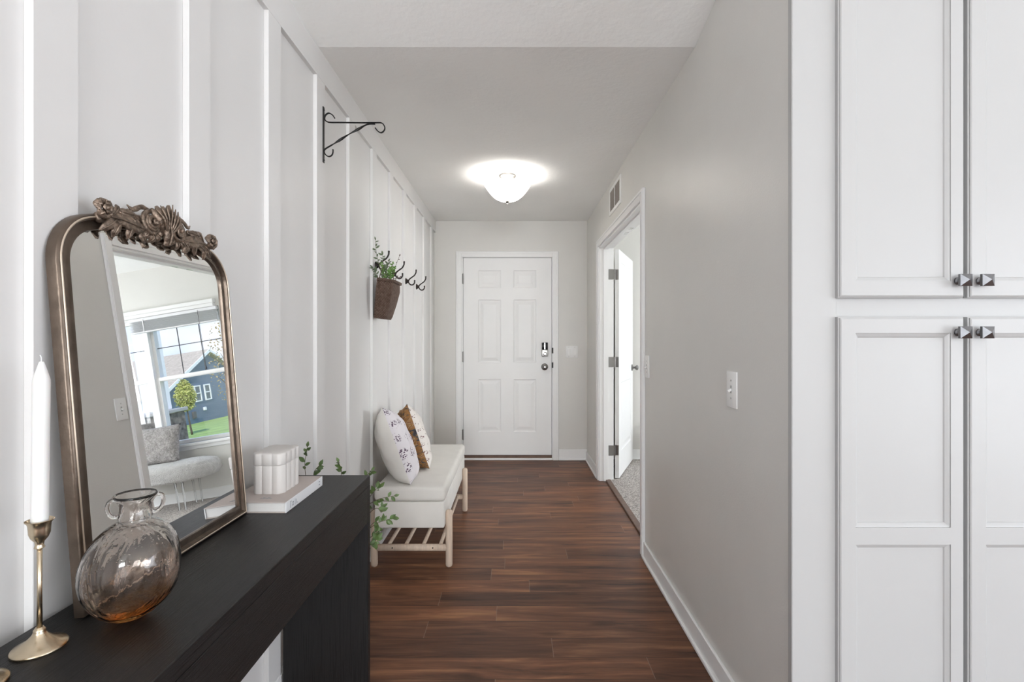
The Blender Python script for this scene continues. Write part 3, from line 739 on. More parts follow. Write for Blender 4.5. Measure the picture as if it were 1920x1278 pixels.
# ------------------------------------------------------------ candlesticks, candle
def candlestick(x, y, label):
    o = empty('candlestick', (x, y, TZ)); tag(o, label, 'candle holder', 'brass candlesticks on the console table')
    pr = [(.0335, 0), (.0347, .0015), (.0347, .0035), (.033, .0055), (.026, .0085), (.016, .015), (.0095, .022), (.0075, .027), (.0078, .029), (.0062, .031), (.005, .033)]
    bm = lathe(newbm(), [(r, TZ+h) for r, h in pr], (x, y, 0), 48); obj('base', bm, M['brass'], o, angle=50)
    bm = lathe(newbm(), [(.0036, TZ+.032), (.0032, TZ+.09), (.0034, TZ+.155)], (x, y, 0), 16); obj('shaft', bm, M['brass'], o, smooth=True)
    cup = [(.0045, .153), (.0068, .155), (.0052, .159), (.0058, .164), (.0105, .170), (.0130, .177), (.0135, .185), (.0142, .192), (.0180, .197), (.0172, .1975), (.0122, .192), (.0112, .180), (.0105, .176)]
    bm = lathe(newbm(), [(r, TZ+h) for r, h in cup], (x, y, 0), 40); obj('cup', bm, M['brass'], o, angle=50)
    return o
candlestick(-.7305, .779, 'slender brass candlestick holding a tall white candle in front of the mirror')
candlestick(-.737, .692, 'brass candlestick cut off by the bottom left corner, only its round base showing')
def candle(x, y, label):
    o = empty('taper_candle', (x, y, TZ+.177)); tag(o, label, 'candle')
    z0 = TZ+.1765; bm = newbm()
    pts = []; R_ = []
    for h, r in ((0, .0100), (.02, .0108), (.15, .0106), (.235, .0108), (.243, .0088), (.262, .0035), (.264, .0028)):
        pts.append((x+h*.012, y, z0+h)); R_.append(r)
    tube(bm, pts, R_, 16, up=Vector((0, 1, 0)))
    obj('wax_body', bm, M['wax'], o, angle=35)
    obj('wick', tube(newbm(), [(x+.003, y, z0+.262), (x+.0028, y, z0+.270), (x+.001, y, z0+.274)], .0008, 6), M['wax'], o)
candle(-.7305, .779, 'tall white taper candle standing in the brass candlestick before the mirror')

# ------------------------------------------------------------ glass vase
VX, VY = -.650, .862
m = bpy.data.materials.new('amber_bubble_glass'); m.use_nodes = True; t = m.node_tree; p = t.nodes['Principled BSDF']
p.inputs['Transmission Weight'].default_value = 1; p.inputs['Roughness'].default_value = .02; p.inputs['IOR'].default_value = 1.42
tcn = t.nodes.new('ShaderNodeTexCoord'); sx = t.nodes.new('ShaderNodeSeparateXYZ'); t.links.new(tcn.outputs['Object'], sx.inputs[0])
p.inputs['IOR'].default_value = 1.52
zz = MA(t, 'ADD', MA(t, 'DIVIDE', sx.outputs['Z'], .22), MA(t, 'MULTIPLY', sx.outputs['X'], -.9))
t.links.new(RAMP(t, zz, [(.0, (.70, .25, .05)), (.12, (.82, .42, .14)), (.20, (.92, .82, .75)), (.6, (.93, .89, .86)), (1, (.94, .92, .90))]), p.inputs['Base Color'])
mpn = t.nodes.new('ShaderNodeMapping'); mpn.inputs['Rotation'].default_value = (0, .6, 0); mpn.inputs['Scale'].default_value = (22, 22, 7)
t.links.new(tcn.outputs['Object'], mpn.inputs[0])
nz = t.nodes.new('ShaderNodeTexNoise'); nz.inputs['Scale'].default_value = 1; nz.inputs['Detail'].default_value = 2; nz.inputs['Distortion'].default_value = .8
t.links.new(mpn.outputs[0], nz.inputs['Vector'])
vo = t.nodes.new('ShaderNodeTexVoronoi'); vo.inputs['Scale'].default_value = 120; t.links.new(tcn.outputs['Object'], vo.inputs['Vector'])
bub = RAMP(t, vo.outputs['Distance'], [(.0, (1, 1, 1)), (.22, (0, 0, 0))])
bp = t.nodes.new('ShaderNodeBump'); bp.inputs['Strength'].default_value = .75; bp.inputs['Distance'].default_value = .008
t.links.new(MA(t, 'ADD', nz.outputs['Fac'], MA(t, 'MULTIPLY', bub, .03)), bp.inputs['Height']); t.links.new(bp.outputs[0], p.inputs['Normal'])
M['vase'] = m
VS = empty('glass_vase', (VX, VY, TZ)); tag(VS, 'round hand-blown smoky glass vase fading to amber at its base', 'vase')
def vase_prof(off):
    pr = []
    zc, rh, rr = TZ+.0865, .0860-off, .0715-off
    for i in range(22):
        a = -PI/2+ (PI*.90)*i/21
        pr.append((max(rr*math.cos(a), .0005), zc+rh*math.sin(a)))
    pr.append((.0245-off, TZ+.174)); pr.append((.0225-off, TZ+.184)); pr.append((.0222-off, TZ+.199)); pr.append((.0305-off*.8, TZ+.208))
    return pr
pr = vase_prof(0)
inn = vase_prof(.0028)[::-1]
inn = [(r, max(z, TZ+.016)) for r, z in inn]
bm = lathe(newbm(), pr+[(.0318, TZ+.2105), (.0300, TZ+.2125)]+inn, (VX, VY, 0), 56, cap=False)
for v in bm.verts:
    h = v.co.z-TZ; s = max(0, min(1, h/.17))
    v.co.x += .010*(s-.5)*(1 if h < .17 else 1)
    if h < .165 and h > .005:
        a = math.atan2(v.co.y-VY, v.co.x-VX); rr = .0026*math.sin(3*a+h*28)*math.sin(PI*h/.165)
        v.co.x += rr*math.cos(a); v.co.y += rr*math.sin(a)
    if h < .004: v.co.z = max(v.co.z, TZ+.0004)
obj('vessel', bm, M['vase'], VS, smooth=True, recalc=True)
for sg in (-1, 1):
    ax = Vector((.80, .60, 0))*sg; c0 = Vector((VX+.006, VY, TZ+.189))+ax*.0195
    ring = [c0+ax*(.0095*(1-math.cos(a)))+Vector((0, 0, .0145*math.sin(a)+.003*(1-math.cos(a)))) for a in [2*PI*i/20 for i in range(20)]]
    obj('ring_handle', tube(newbm(), ring, .0034, 10, closed=True), M['vase'], VS, smooth=True)

# ------------------------------------------------------------ book and lidded box
bx0, bx1, by0, by1 = -.792, -.622, 1.378, 1.638
BK = empty('book', (-.71, 1.5, TZ)); tag(BK, 'thick taupe covered book lying flat under the scalloped box', 'book')
obj('page_block', box(bx0+.003, bx1-.003, by0+.004, by1-.004, TZ+.003, TZ+.027), M['paper'], BK)
obj('cover', bx(box(bx0, bx1, by0, by1, TZ+.0272, TZ+.0305, .0006), bx0, bx1, by0, by1, TZ, TZ+.0028, .0006), M['book_cover'], BK)
obj('spine', box(bx1-.003, bx1+.0005, by0, by1, TZ+.0004, TZ+.0300, .0006), M['spine'], BK)
SPN = ((1.404, .006, ((0, 0, .002, .018), (0, .016, .007, .018))), (1.416, .008, ((0, 0, .002, .011), (0, 0, .010, .002), (0, .009, .010, .011), (.008, 0, .010, .011))), (1.434, .006, ((0, 0, .002, .016),)), (1.443, .007, ((0, 0, .002, .012), (0, 0, .008, .002))), (1.608, .009, ((0, 0, .008, .003),)), (1.608, .018, ((0, 0, .009, .003),)))
for (ya, za, rects) in SPN:
    bm = newbm()
    for (a0, b0_, a1, b1_) in rects: bx(bm, bx1+.0003, bx1+.0008, ya+a0, ya+a1, TZ+za+b0_, TZ+za+b1_)
    obj('spine_letter', bm, M['ink'], BK)
bm = newbm()
for i in range(7):
    x = -.706+i*.0045; bx(bm, x, x+.003, 1.405+.002*(i % 2), 1.412+.003*((i*5) % 3), TZ+.0303, TZ+.0308)
obj('cover_mark', bm, M['ink'], BK)
def scallop(x0, x1, y0, y1, nx, ny, amp, r=.010):
    """perimeter of a rectangle with nx/ny outward lobes per side"""
    pts = []; cx, cy = (x0+x1)/2, (y0+y1)/2
    def side(a, b, n, nrm):
        for i in range(n):
            for j in range(10):
                s = (i+j/10)/n; q = Vector(a).lerp(Vector(b), s)
                q += Vector(nrm)*amp*(abs(math.sin(PI*(j/10)))**.6)
                pts.append(q)
    side((x0, y0), (x1, y0), nx, (0, -1)); side((x1, y0), (x1, y1), ny, (1, 0)); side((x1, y1), (x0, y1), nx, (0, 1)); side((x0, y1), (x0, y0), ny, (-1, 0))
    # round the corners by pulling in the extremes
    res = []
    for q in pts:
        dx_, dy_ = abs(q.x-cx)/((x1-x0)/2), abs(q.y-cy)/((y1-y0)/2)
        e = max(0, dx_+dy_-1.80)/.2
        f = 1-.07*min(1, max(0, e)); res.append(Vector((cx+(q.x-cx)*f, cy+(q.y-cy)*f)))
    return res
def stacked(bm, rings_):
    R_ = [[bm.verts.new((q.x, q.y, z)) for q in per] for per, z in rings_]
    n = len(R_[0])
    for i in range(len(R_)-1):
        for j in range(n): bm.faces.new((R_[i][j], R_[i][(j+1) % n], R_[i+1][(j+1) % n], R_[i+1][j]))
    bm.faces.new(R_[0][::-1]); bm.faces.new(R_[-1]); return bm
def scl(per, f):
    cx = sum(q.x for q in per)/len(per); cy = sum(q.y for q in per)/len(per)
    return [Vector((cx+(q.x-cx)*f, cy+(q.y-cy)*f)) for q in per]
SX0, SX1, SY0_, SY1_ = -.751, -.664, 1.446, 1.568
SB = empty('trinket_box', (-.70, 1.51, TZ+.0305)); tag(SB, 'pale ceramic lidded box with scalloped sides on top of the book', 'box')
per = scallop(SX0, SX1, SY0_, SY1_, 3, 4, .0032); z0 = TZ+.0306
obj('box_body', stacked(newbm(), [(scl(per, .96), z0), (scl(per, .985), z0+.003), (scl(per, .985), z0+.078), (scl(per, .96), z0+.081)]), M['ceramic'], SB, angle=45)
per2 = scallop(SX0, SX1, SY0_, SY1_, 3, 4, .0032)
obj('lid', stacked(newbm(), [(scl(per2, .98), z0+.0815), (scl(per2, 1.01), z0+.0835), (scl(per2, 1.01), z0+.110), (scl(per2, .99), z0+.1145), (scl(per2, .95), z0+.116)]), M['ceramic'], SB, angle=45)

# ------------------------------------------------------------ wrought iron bracket
BY = 2.133
BR = empty('plant_bracket', (XB, BY, 2.1)); tag(BR, 'black wrought iron plant bracket with scrolled arm high on the batten wall', 'bracket')
def bp_(cx, cy): # crop pixels (6.39x, origin 560,100) to world in plane Y=BY
    px, py = 560+cx/6.39, 100+cy/6.39
    return Vector(((px-965)*BY/F+.0035, BY, CZ-(py-633)*BY/F))
obj('wall_plate', box(XB, XB+.0035, BY-.008, BY+.008, 1.983, 2.219, .0012), M['black_metal'], BR)
upY = Vector((0, 1, 0))
pts = spline([bp_(*q) for q in ((425, 780), (395, 738), (350, 716), (312, 742), (302, 785), (325, 815), (370, 827), (500, 828), (700, 831), (900, 831), (980, 833), (1012, 862), (1022, 900), (1005, 935), (975, 950), (940, 932), (905, 890))], 6)
n = len(pts); wid = [.0055]*n
for i in range(10): wid[i] = .002+.0035*i/10; wid[n-1-i] = .002+.0035*i/10
obj('arm', tube(newbm(), pts, wid, 8, [.0024]*n, up=upY), M['black_metal'], BR, angle=60)
pts = spline([bp_(*q) for q in ((402, 1150), (400, 1190), (385, 1222), (350, 1236), (315, 1215), (297, 1180), (310, 1145), (400, 1090), (480, 1040), (590, 970), (700, 910), (790, 860), (840, 846), (905, 846))], 8)
n = len(pts); tw = []
for i in range(n):
    s = (i/n-.52)/.30; tw.append(0 if s < 0 else (2*PI*min(s, 1)))
obj('brace', tube(newbm(), pts, .0055, 8, [.0024]*n, up=upY, twist=tw), M['black_metal'], BR, angle=60)
for z in (2.205, 1.995):
    obj('screw', lathe(newbm(), [(.0035, .0035), (.003, .006)], (XB, BY, z), 12, 'X'), M['black_metal'], BR)

# ------------------------------------------------------------ coat hooks
def make_hook(y, label):
    o = empty('coat_hook', (XB, y, 1.665)); tag(o, label, 'hook', 'black coat hooks in a row along the batten wall')
    bm = newbm(); lathe(bm, [(.016, 0), (.016, .003), (.013, .008), (.008, .018), (.006, .024)], (XB, y, 1.665), 20, 'X')
    for v in bm.verts: v.co.z = 1.665+(v.co.z-1.665)*1.45
    obj('backplate', bm, M['hook_metal'], o, angle=50)
    q = lambda a, b: (XB+a, y, 1.665+b)
    bm = newbm()
    P_ = spline([q(.020, .0), q(.028, .014), q(.045, .028), (XB+.064, y, 1.665+.042), q(.076, .062), q(.078, .080)], 6)
    n = len(P_); tube(bm, P_, [.0055-.0008*math.sin(PI*i/n) for i in range(n)], 10)
    P_ = spline([q(.020, .0), q(.026, -.016), q(.040, -.027), q(.056, -.025), q(.066, -.012), q(.067, .002)], 6)
    tube(bm, P_, .005, 10)
    for (a, b, r) in ((.078, .081, .0062), (.067, .003, .0060), (.020, 0, .006)):
        g = bmesh.ops.create_icosphere(bm, subdivisions=2, radius=r)
        for v in g['verts']: v.co += Vector(q(a, b))
    obj('hook', bm, M['hook_metal'], o, smooth=True)
for y, lb in ((2.932, 'black double coat hook nearest the camera, carrying the woven basket'), (3.338, 'black double coat hook just behind the basket greenery'),
              (3.744, 'black double coat hook third from the camera along the wall'), (4.150, 'black double coat hook farthest along the wall toward the front door')): make_hook(y, lb)

# ------------------------------------------------------------ hanging basket with greenery
bc = Vector((-.800, 2.93, 1.36))
BS = empty('woven_basket', tuple(bc)); tag(BS, 'dark woven willow wall basket filled with greenery hanging from a hook', 'basket')
bm = newbm(); tl_ = Matrix.Translation(bc) @ Matrix.Rotation(math.radians(7), 4, 'Y')
def rrect(x0, x1, y0, y1, r, z, k=4):
    pts = []
    for (cx, cy, a0) in ((x1-r, y0+r, -PI/2), (x1-r, y1-r, 0), (x0+r, y1-r, PI/2), (x0+r, y0+r, PI)):
        for i in range(k+1): a = a0+PI/2*i/k; pts.append(Vector((cx+r*math.cos(a), cy+r*math.sin(a), z)))
    return pts
levels = [(0, .072, .070, 0), (0, .078, .078, .02), (0, .090, .094, .10), (0, .098, .100, .17), (0, .094, .096, .208), (-.001, .102, .103, .212), (-.001, .102, .103, .226)]
R_ = []
for (a, b_, hy, z) in levels: R_.append([bm.verts.new(tl_ @ q) for q in rrect(a, b_, -hy, hy, .018, z)])
R_.append([bm.verts.new(tl_ @ q) for q in rrect(.005, .094, -.094, .094, .015, .226)])
R_.append([bm.verts.new(tl_ @ q) for q in rrect(.008, .080, -.080, .080, .015, .10)])
n = len(R_[0])
for i in range(len(R_)-1):
    for j in range(n): bm.faces.new((R_[i][j], R_[i][(j+1) % n], R_[i+1][(j+1) % n], R_[i+1][j]))
bm.faces.new(R_[0][::-1]); bm.faces.new(R_[-1])
obj('basket_body', bm, M['basket'], BS, angle=50)
P_ = spline([tl_ @ Vector((.004, -.060, .220)), tl_ @ Vector((.010, -.045, .29)), Vector((-.782, 2.932, 1.674)), tl_ @ Vector((.010, .045, .29)), tl_ @ Vector((.004, .060, .220))], 6)
obj('hanging_loop', tube(newbm(), P_, .003, 8), M['stem'], BS, smooth=True)

rng = random.Random(4)
def leafmesh(bm, base, d, nrm, L, W):
    d = d.normalized(); side = d.cross(nrm)
    if side.length < 1e-4: side = d.orthogonal()
    side.normalize(); nn = side.cross(d)
    sh = [(0, .08), (.25, .8), (.5, 1), (.78, .62), (1, .03)]
    mid = []; lf = []; rt = []
    for s, q in sh:
        c = base+d*L*s-nn*(.18*L*s*s)
        mid.append(bm.verts.new(c)); lf.append(bm.verts.new(c+side*W*q+nn*W*q*.35)); rt.append(bm.verts.new(c-side*W*q+nn*W*q*.35))
    for i in range(4):
        bm.faces.new((mid[i], mid[i+1], lf[i+1], lf[i])); bm.faces.new((rt[i], rt[i+1], mid[i+1], mid[i]))
def sprig(name, paths, L, W, nl, label, cat, ml, group=None, parent=None, spread=1.0, r=.0018, start=.2, loc=None):
    o = empty(name, loc or tuple(paths[0][0])) if parent is None else parent
    if parent is None: tag(o, label, cat, group)
    bs = newbm(); bl = newbm()
    for P0 in paths:
        P_ = spline(P0, 8); n = len(P_)
        tube(bs, P_, [r*(1-.6*i/n) for i in range(n)], 6)
        for i in range(nl):
            s = start+(1-start)*i/max(1, nl-1); idx = min(n-2, int(s*(n-1)))
            T = (P_[idx+1]-P_[idx]).normalized(); sd = T.cross(Vector((rng.uniform(-1, 1), rng.uniform(-1, 1), rng.uniform(-.2, .5)))).normalized()
            if i == nl-1: sd = T
            d = (T*.6+sd*spread); f = rng.uniform(.75, 1.15)
            up_ = Vector((rng.uniform(-.3, 1), -1, rng.uniform(-.2, .8))).normalized()
            leafmesh(bl, P_[idx], d, up_, L*f, W*f)
    obj('stems', bs, M['stem'], o, smooth=True); obj('leaves', bl, ml, o, smooth=True, recalc=False)
    return o
g = 'sprigs of greenery in the hanging basket'
b0 = lambda x, y: Vector((-.800+x, 2.93+y, 1.50))
sprig('greenery_sprig', [[b0(.05, -.02), (-.765, 2.90, 1.62), (-.785, 2.88, 1.72), (-.793, 2.88, 1.812)], [b0(.05, -.01), (-.75, 2.90, 1.63), (-.755, 2.89, 1.73)], [b0(.05, -.01), (-.735, 2.90, 1.62), (-.715, 2.89, 1.69)], [b0(.04, -.02), (-.78, 2.88, 1.60), (-.80, 2.85, 1.64)]],
      .025, .0052, 20, 'tall dusty green sprig rising highest above the basket', 'greenery', M['leaf3'], g)
sprig('greenery_sprig', [[b0(.07, z_), (-.725+x_, 2.90+z_, 1.60), (-.722+2*x_, 2.90+2*z_, 1.64+abs(z_))] for x_, z_ in ((0, 0), (.015, .02), (-.015, -.03), (.02, -.03), (-.02, .03), (.005, .01))],
      .015, .0046, 26, 'short bushy bright green sprig over the basket rim', 'greenery', M['leaf2'], g)
sprig('greenery_sprig', [[b0(.08, .02), (-.705, 2.95, 1.60), (-.70, 2.97, 1.66), (-.675, 2.98, 1.735)], [b0(.08, .02), (-.705, 2.95, 1.60), (-.712, 2.96, 1.68)], [b0(.08, .02), (-.69, 2.94, 1.585), (-.665, 2.94, 1.60)]],
      .014, .003, 9, 'thin twiggy purplish sprig at the hall side of the basket', 'greenery', mat('mauve_twig_leaf', (.16, .11, .11), .6), g)

# ------------------------------------------------------------ storage bench with slatted rack
BX0, BX1, BY0, BY1 = -.752, -.372, 2.70, 3.80
BN = empty('storage_bench', (-.56, 3.25, 0)); tag(BN, 'cream upholstered storage bench with birch legs along the left wall', 'bench')
bm = newbm(); bx(bm, BX0, BX1, BY0, BY1, .372, .452, .022, 4)
for v in bm.verts:
    if v.co.z > .44:
        a = (v.co.x-BX0)/(BX1-BX0); b_ = (v.co.y-BY0)/(BY1-BY0)
obj('cushion_lid', bm, M['fabric'], BN, angle=60)
obj('storage_box', box(BX0+.004, BX1-.004, BY0+.004, BY1-.004, .232, .371, .006, 2), M['fabric'], BN, angle=50)
for (x, y) in ((BX1+.014, 2.765), (BX1+.014, 3.645), (BX0-.014, 2.765), (BX0-.014, 3.645)):
    bm = newbm(); lathe(bm, [(.010, 0), (.016, .004), (.019, .014), (.019, .296), (.016, .306), (.009, .311)], (x, y, 0), 24); obj('leg', bm, M['birch'], BN, angle=50)
for y in (2.765, 3.645):
    bm = tube(newbm(), [(BX0-.004, y, .104), (BX1+.004, y, .104)], .019, 16, .013, up=Vector((0, 0, 1))); obj('cross_rail', bm, M['birch'], BN, smooth=True)
for x in (-.690, -.596, -.500, -.407):
    obj('rack_slat', tube(newbm(), [(x, 2.768, .112), (x, 3.642, .112)], .010, 12), M['birch'], BN, smooth=True)
for x in (-.665, -.445): obj('rail_bolt', lathe(newbm(), [(.004, 0), (.0035, -.002)], (x, 2.7525, .106), 10, 'Y'), M['dark'], BN)

# ------------------------------------------------------------ cushions
def cushion(name, c, udir, vdir, W, Hh, T, mats, label, group=None, n=22, pinch=.10, bulge=(1, 1)):
    """udir: width direction, vdir: height direction; normal = u x v; +normal side uses mats[1]"""
    u = Vector(udir).normalized(); v = Vector(vdir); v = (v-u*v.dot(u)).normalized(); nn = u.cross(v); c = Vector(c)
    bm = newbm(); uvl = bm.loops.layers.uv.new('UVMap'); grids = []
    for sg in (-1, 1):
        G = {}
        for i in range(n+1):
            for j in range(n+1):
                a, b_ = -1+2*i/n, -1+2*j/n
                edge = (1-abs(a)**2.6)*(1-abs(b_)**2.6)
                th_ = T/2*max(0, edge)**.55
                pa = a*(1-pinch*(1-b_*b_)*abs(a)**3*.5-.0); pb = b_*(1-pinch*(1-a*a)*abs(b_)**3*.5)
                wr = (.0055*math.sin(7*a+3*b_*sg)*math.sin(5*b_+2)+.0035*math.sin(15*a-9*b_)+.006*math.sin(11*b_+4*a)*a*a)*min(1, edge*2)
                if (i in (0, n) or j in (0, n)) and sg == 1: G[i, j] = grids[0][i, j]; continue
                G[i, j] = bm.verts.new(c+u*pa*W/2+v*pb*Hh/2+nn*sg*(th_*bulge[0 if sg < 0 else 1]+wr))
        grids.append(G)
        for i in range(n):
            for j in range(n):
                q = [(i, j), (i+1, j), (i+1, j+1), (i, j+1)]
                if sg == -1: q = q[::-1]
                f = bm.faces.new([G[k_] for k_ in q]); f.material_index = 0 if sg == -1 else 1
                for lp, k_ in zip(f.loops, q): lp[uvl].uv = (k_[0]/n, k_[1]/n)
    o = obj(name, bm, mats, None, smooth=True, loc=tuple(c), recalc=False)
    tag(o, label, 'cushion', group); return o
# berry print cushion: near edge runs from the wall (top) down into the seat (bottom)
def edge_cushion(name, top, bot, wdir, W, T, mats, label, group, bulge=(1, 1)):
    top = Vector(top); bot = Vector(bot); v = top-bot; u = Vector(wdir).normalized(); u = (u-v.normalized()*u.dot(v.normalized())).normalized()
    c = (top+bot)/2+u*W/2
    return cushion(name, c, u, v, W, v.length, T, mats, label, group, bulge=bulge)
gp = 'throw cushions leaning on the storage bench'
edge_cushion('throw_cushion', (-.728, 2.775, .868), (-.556, 2.712, .458), (-.21, .98, 0), .29, .18, [M['fabric'], M['berry']][::1], 'cream cushion with dark berry sprig print, frontmost on the bench', gp, (1.15, .85))
edge_cushion('throw_cushion', (-.650, 3.06, .850), (-.505, 3.01, .468), (-.42, .90, 0), .34, .14, [M['tapestry'], M['motif']], 'ochre tapestry cushion with pale floral side, behind the cream one', gp, (1.2, 1.05))

# ------------------------------------------------------------ leafy plant behind the table end
PL = empty('potted_plant', (-.715, 1.90, 0)); tag(PL, 'green leafy plant on the floor between console table and bench', 'plant')
bm = lathe(newbm(), [(.045, 0), (.05, .01), (.055, .42), (.050, .43), (.046, .42), (.044, .40)], (-.715, 1.90, 0), 28); obj('planter', bm, M['planter'], PL, angle=40)
b1 = Vector((-.715, 1.90, .40))
def PW(px, py, Y): return Vector(((px-965)*Y/F, Y, CZ-(py-633)*Y/F))
paths = [[b1, (-.74, 1.86, .60), PW(572, 880, 1.84), PW(577, 832, 1.84)],
         [b1, (-.72, 1.88, .62), PW(588, 892, 1.86), PW(600, 870, 1.86)],
         [b1, (-.68, 1.89, .62), PW(640, 888, 1.88), PW(634, 864, 1.88)],
         [b1, (-.66, 1.90, .60), PW(680, 900, 1.90), PW(698, 880, 1.92)],
         [b1, (-.62, 1.88, .56), PW(700, 940, 1.88), PW(744, 928, 1.90)],
         [b1, (-.62, 1.88, .54), PW(698, 925, 1.86), PW(712, 912, 1.86)],
         [b1, (-.63, 1.87, .50), PW(700, 955, 1.86), PW(715, 960, 1.88), PW(716, 948, 1.88)],
         [b1, (-.62, 1.87, .48), PW(700, 985, 1.86), PW(722, 975, 1.88), PW(738, 972, 1.90)],
         [b1, (-.62, 1.87, .44), PW(700, 980, 1.86), PW(712, 990, 1.88)],
         [b1, (-.63, 1.86, .45), PW(698, 1005, 1.85), PW(704, 1020, 1.85)],
         [b1, (-.63, 1.86, .47), PW(696, 1018, 1.85), PW(708, 1008, 1.85)]]
sprig('x', paths, .026, .0072, 8, None, None, M['leaf'], parent=PL, start=.62, spread=.9)

# ------------------------------------------------------------ office window, blind, stool
W1 = empty('window_1', (2.24, YF+.06, WZ0), kind='structure')
bm = newbm(); fy0, fy1 = YF+.045, YF+.105
def sash(bm, a0, a1, z0, z1, t_=.035, y0=fy0, y1=fy1):
    bx(bm, a0, a1, y0, y1, z0, z0+t_); bx(bm, a0, a1, y0, y1, z1-t_, z1); bx(bm, a0, a0+t_, y0, y1, z0+t_, z1-t_); bx(bm, a1-t_, a1, y0, y1, z0+t_, z1-t_)
obj('window_frame', bx(bx(bx(bx(newbm(), WX0, WX0+.025, YF+.03, YF+.13, WZ0, WZ1), WX1-.025, WX1, YF+.03, YF+.13, WZ0, WZ1), 2.285, 2.340, YF+.02, YF+.13, WZ0, WZ1), WX0, WX1, YF+.03, YF+.13, WZ1-.015, WZ1), M['white'], W1)
for (a0, a1) in ((WX0+.025, 2.285), (2.340, WX1-.025)):
    bm = newbm(); sash(bm, a0, a1, WZ0, 1.315, .035); sash(bm, a0, a1, 1.272, WZ1-.015, .032, fy0+.02, fy1+.015)
    obj('sash', bm, M['white'], W1)
    obj('pane', box(a0+.01, a1-.01, fy0+.028, fy0+.031, WZ0+.02, WZ1-.02), M['glass'], W1)
    bm = newbm()
    for k_ in (1, 2):
        x = a0+.032+(a1-a0-.064)*k_/3; bx(bm, x-.004, x+.004, fy0+.045, fy0+.050, 1.30, WZ1-.03)
    bx(bm, a0+.03, a1-.03, fy0+.045, fy0+.050, 1.616, 1.624)
    obj('muntin_grid', bm, M['muntin'], W1)
bm = bx(newbm(), WX0-.03, WX1+.03, YF-.035, YF+.045, .572, WZ0, .004, 2); bx(bm, WX0-.01, WX1+.01, YF-.014, YF, .530, .572, .003)
obj('window_sill', bm, M['white'], W1)
bm = newbm(); bx(bm, WX0+.03, WX1+.03, YF-.04, YF, 1.950, 1.985, .004, 2); bx(bm, WX0+.02, WX1+.03, YF-.055, YF, 1.985, 2.025, .006, 2)
struct('trim_9', bm, M['white'])
BLD = empty('window_blind', (1.97, YF+.015, 1.9)); tag(BLD, 'white horizontal slat blind pulled up at the office window head, seen in the mirror', 'blind')
obj('headrail', box(1.50, 2.42, YF-.030, YF+.022, 1.915, 1.948, .003), M['slat'], BLD)
bm = newbm()
for i in range(11):
    z = 1.812+i*.0095; bx(bm, 1.505, 2.415, YF-.032, YF+.018, z, z+.003, .001)
obj('slats', bm, M['slat'], BLD)
obj('bottom_rail', box(1.505, 2.415, YF-.033, YF+.018, 1.795, 1.809, .003), M['slat'], BLD)
for x in (1.69, 2.27): obj('ladder_tape', box(x-.004, x+.004, YF-.035, YF-.0325, 1.795, 1.93), M['slat'], BLD)
obj('pull_cord', tube(newbm(), [(1.69, YF-.037, 1.93), (1.69, YF-.038, 1.36)], .0018, 6), M['muntin'], BLD)
obj('cord_tassel', lathe(newbm(), [(.004, 1.32), (.006, 1.33), (.003, 1.36)], (1.69, YF-.038, 0), 10), M['muntin'], BLD)

M['fur'] = mat('white_faux_fur', (.58, .57, .56), .95, var=.08, vscale=30, bump=1.0, bscale=140, sheen=.3)
FS = empty('fur_stool', (2.15, 4.93, 0)); tag(FS, 'white faux fur bench on clear acrylic legs under the office window, seen in the mirror', 'bench')
bm = newbm(); G = 40
rings = []
for (f, z) in ((.80, .285), (.95, .300), (1.0, .345), (1.0, .400), (.95, .440), (.80, .458), (.4, .466)):
    ring = []
    for j in range(G):
        a = 2*PI*j/G; ca, sa = math.cos(a), math.sin(a)
        x = 2.17+.56*f*math.copysign(abs(ca)**.6, ca); y = 4.935+.205*(f if f > .5 else f)*math.copysign(abs(sa)**.75, sa)
        ring.append(bm.verts.new((x, y, z+.0)))
    rings.append(ring)
for i in range(len(rings)-1):
    for j in range(G): bm.faces.new((rings[i][j], rings[i][(j+1) % G], rings[i+1][(j+1) % G], rings[i+1][j]))
bm.faces.new(rings[0][::-1]); bm.faces.new(rings[-1])
bmesh.ops.subdivide_edges(bm, edges=bm.edges[:], cuts=2, use_grid_fill=True)
rg = random.Random(7)
for v in bm.verts:
    d = (v.co-Vector((2.17, 4.935, .37))); d.x *= .3; v.co += d.normalized()*rg.uniform(-.004, .008)
obj('seat', bm, M['fur'], FS, smooth=True)
for (x, y) in ((1.93, 4.81), (1.93, 5.06), (2.45, 4.81), (2.45, 5.06)):
    for s in (-1, 1):
        obj('leg', tube(newbm(), [(x+s*.035, y, .300), (x+s*.030, y, .012)], [.010, .008], 12), M['glassy'], FS, smooth=True)
M['woven'] = mat('grey_woven', (.36, .34, .33), .9, var=.3, vscale=60, bump=.8, bscale=120)
cushion('throw_cushion', (2.22, 5.02, .640), (1, 0, 0), (0, .28, 1), .44, .38, .13, [M['woven'], M['woven']], 'grey woven cushion with ruffled edge on the white fur bench, seen in the mirror')

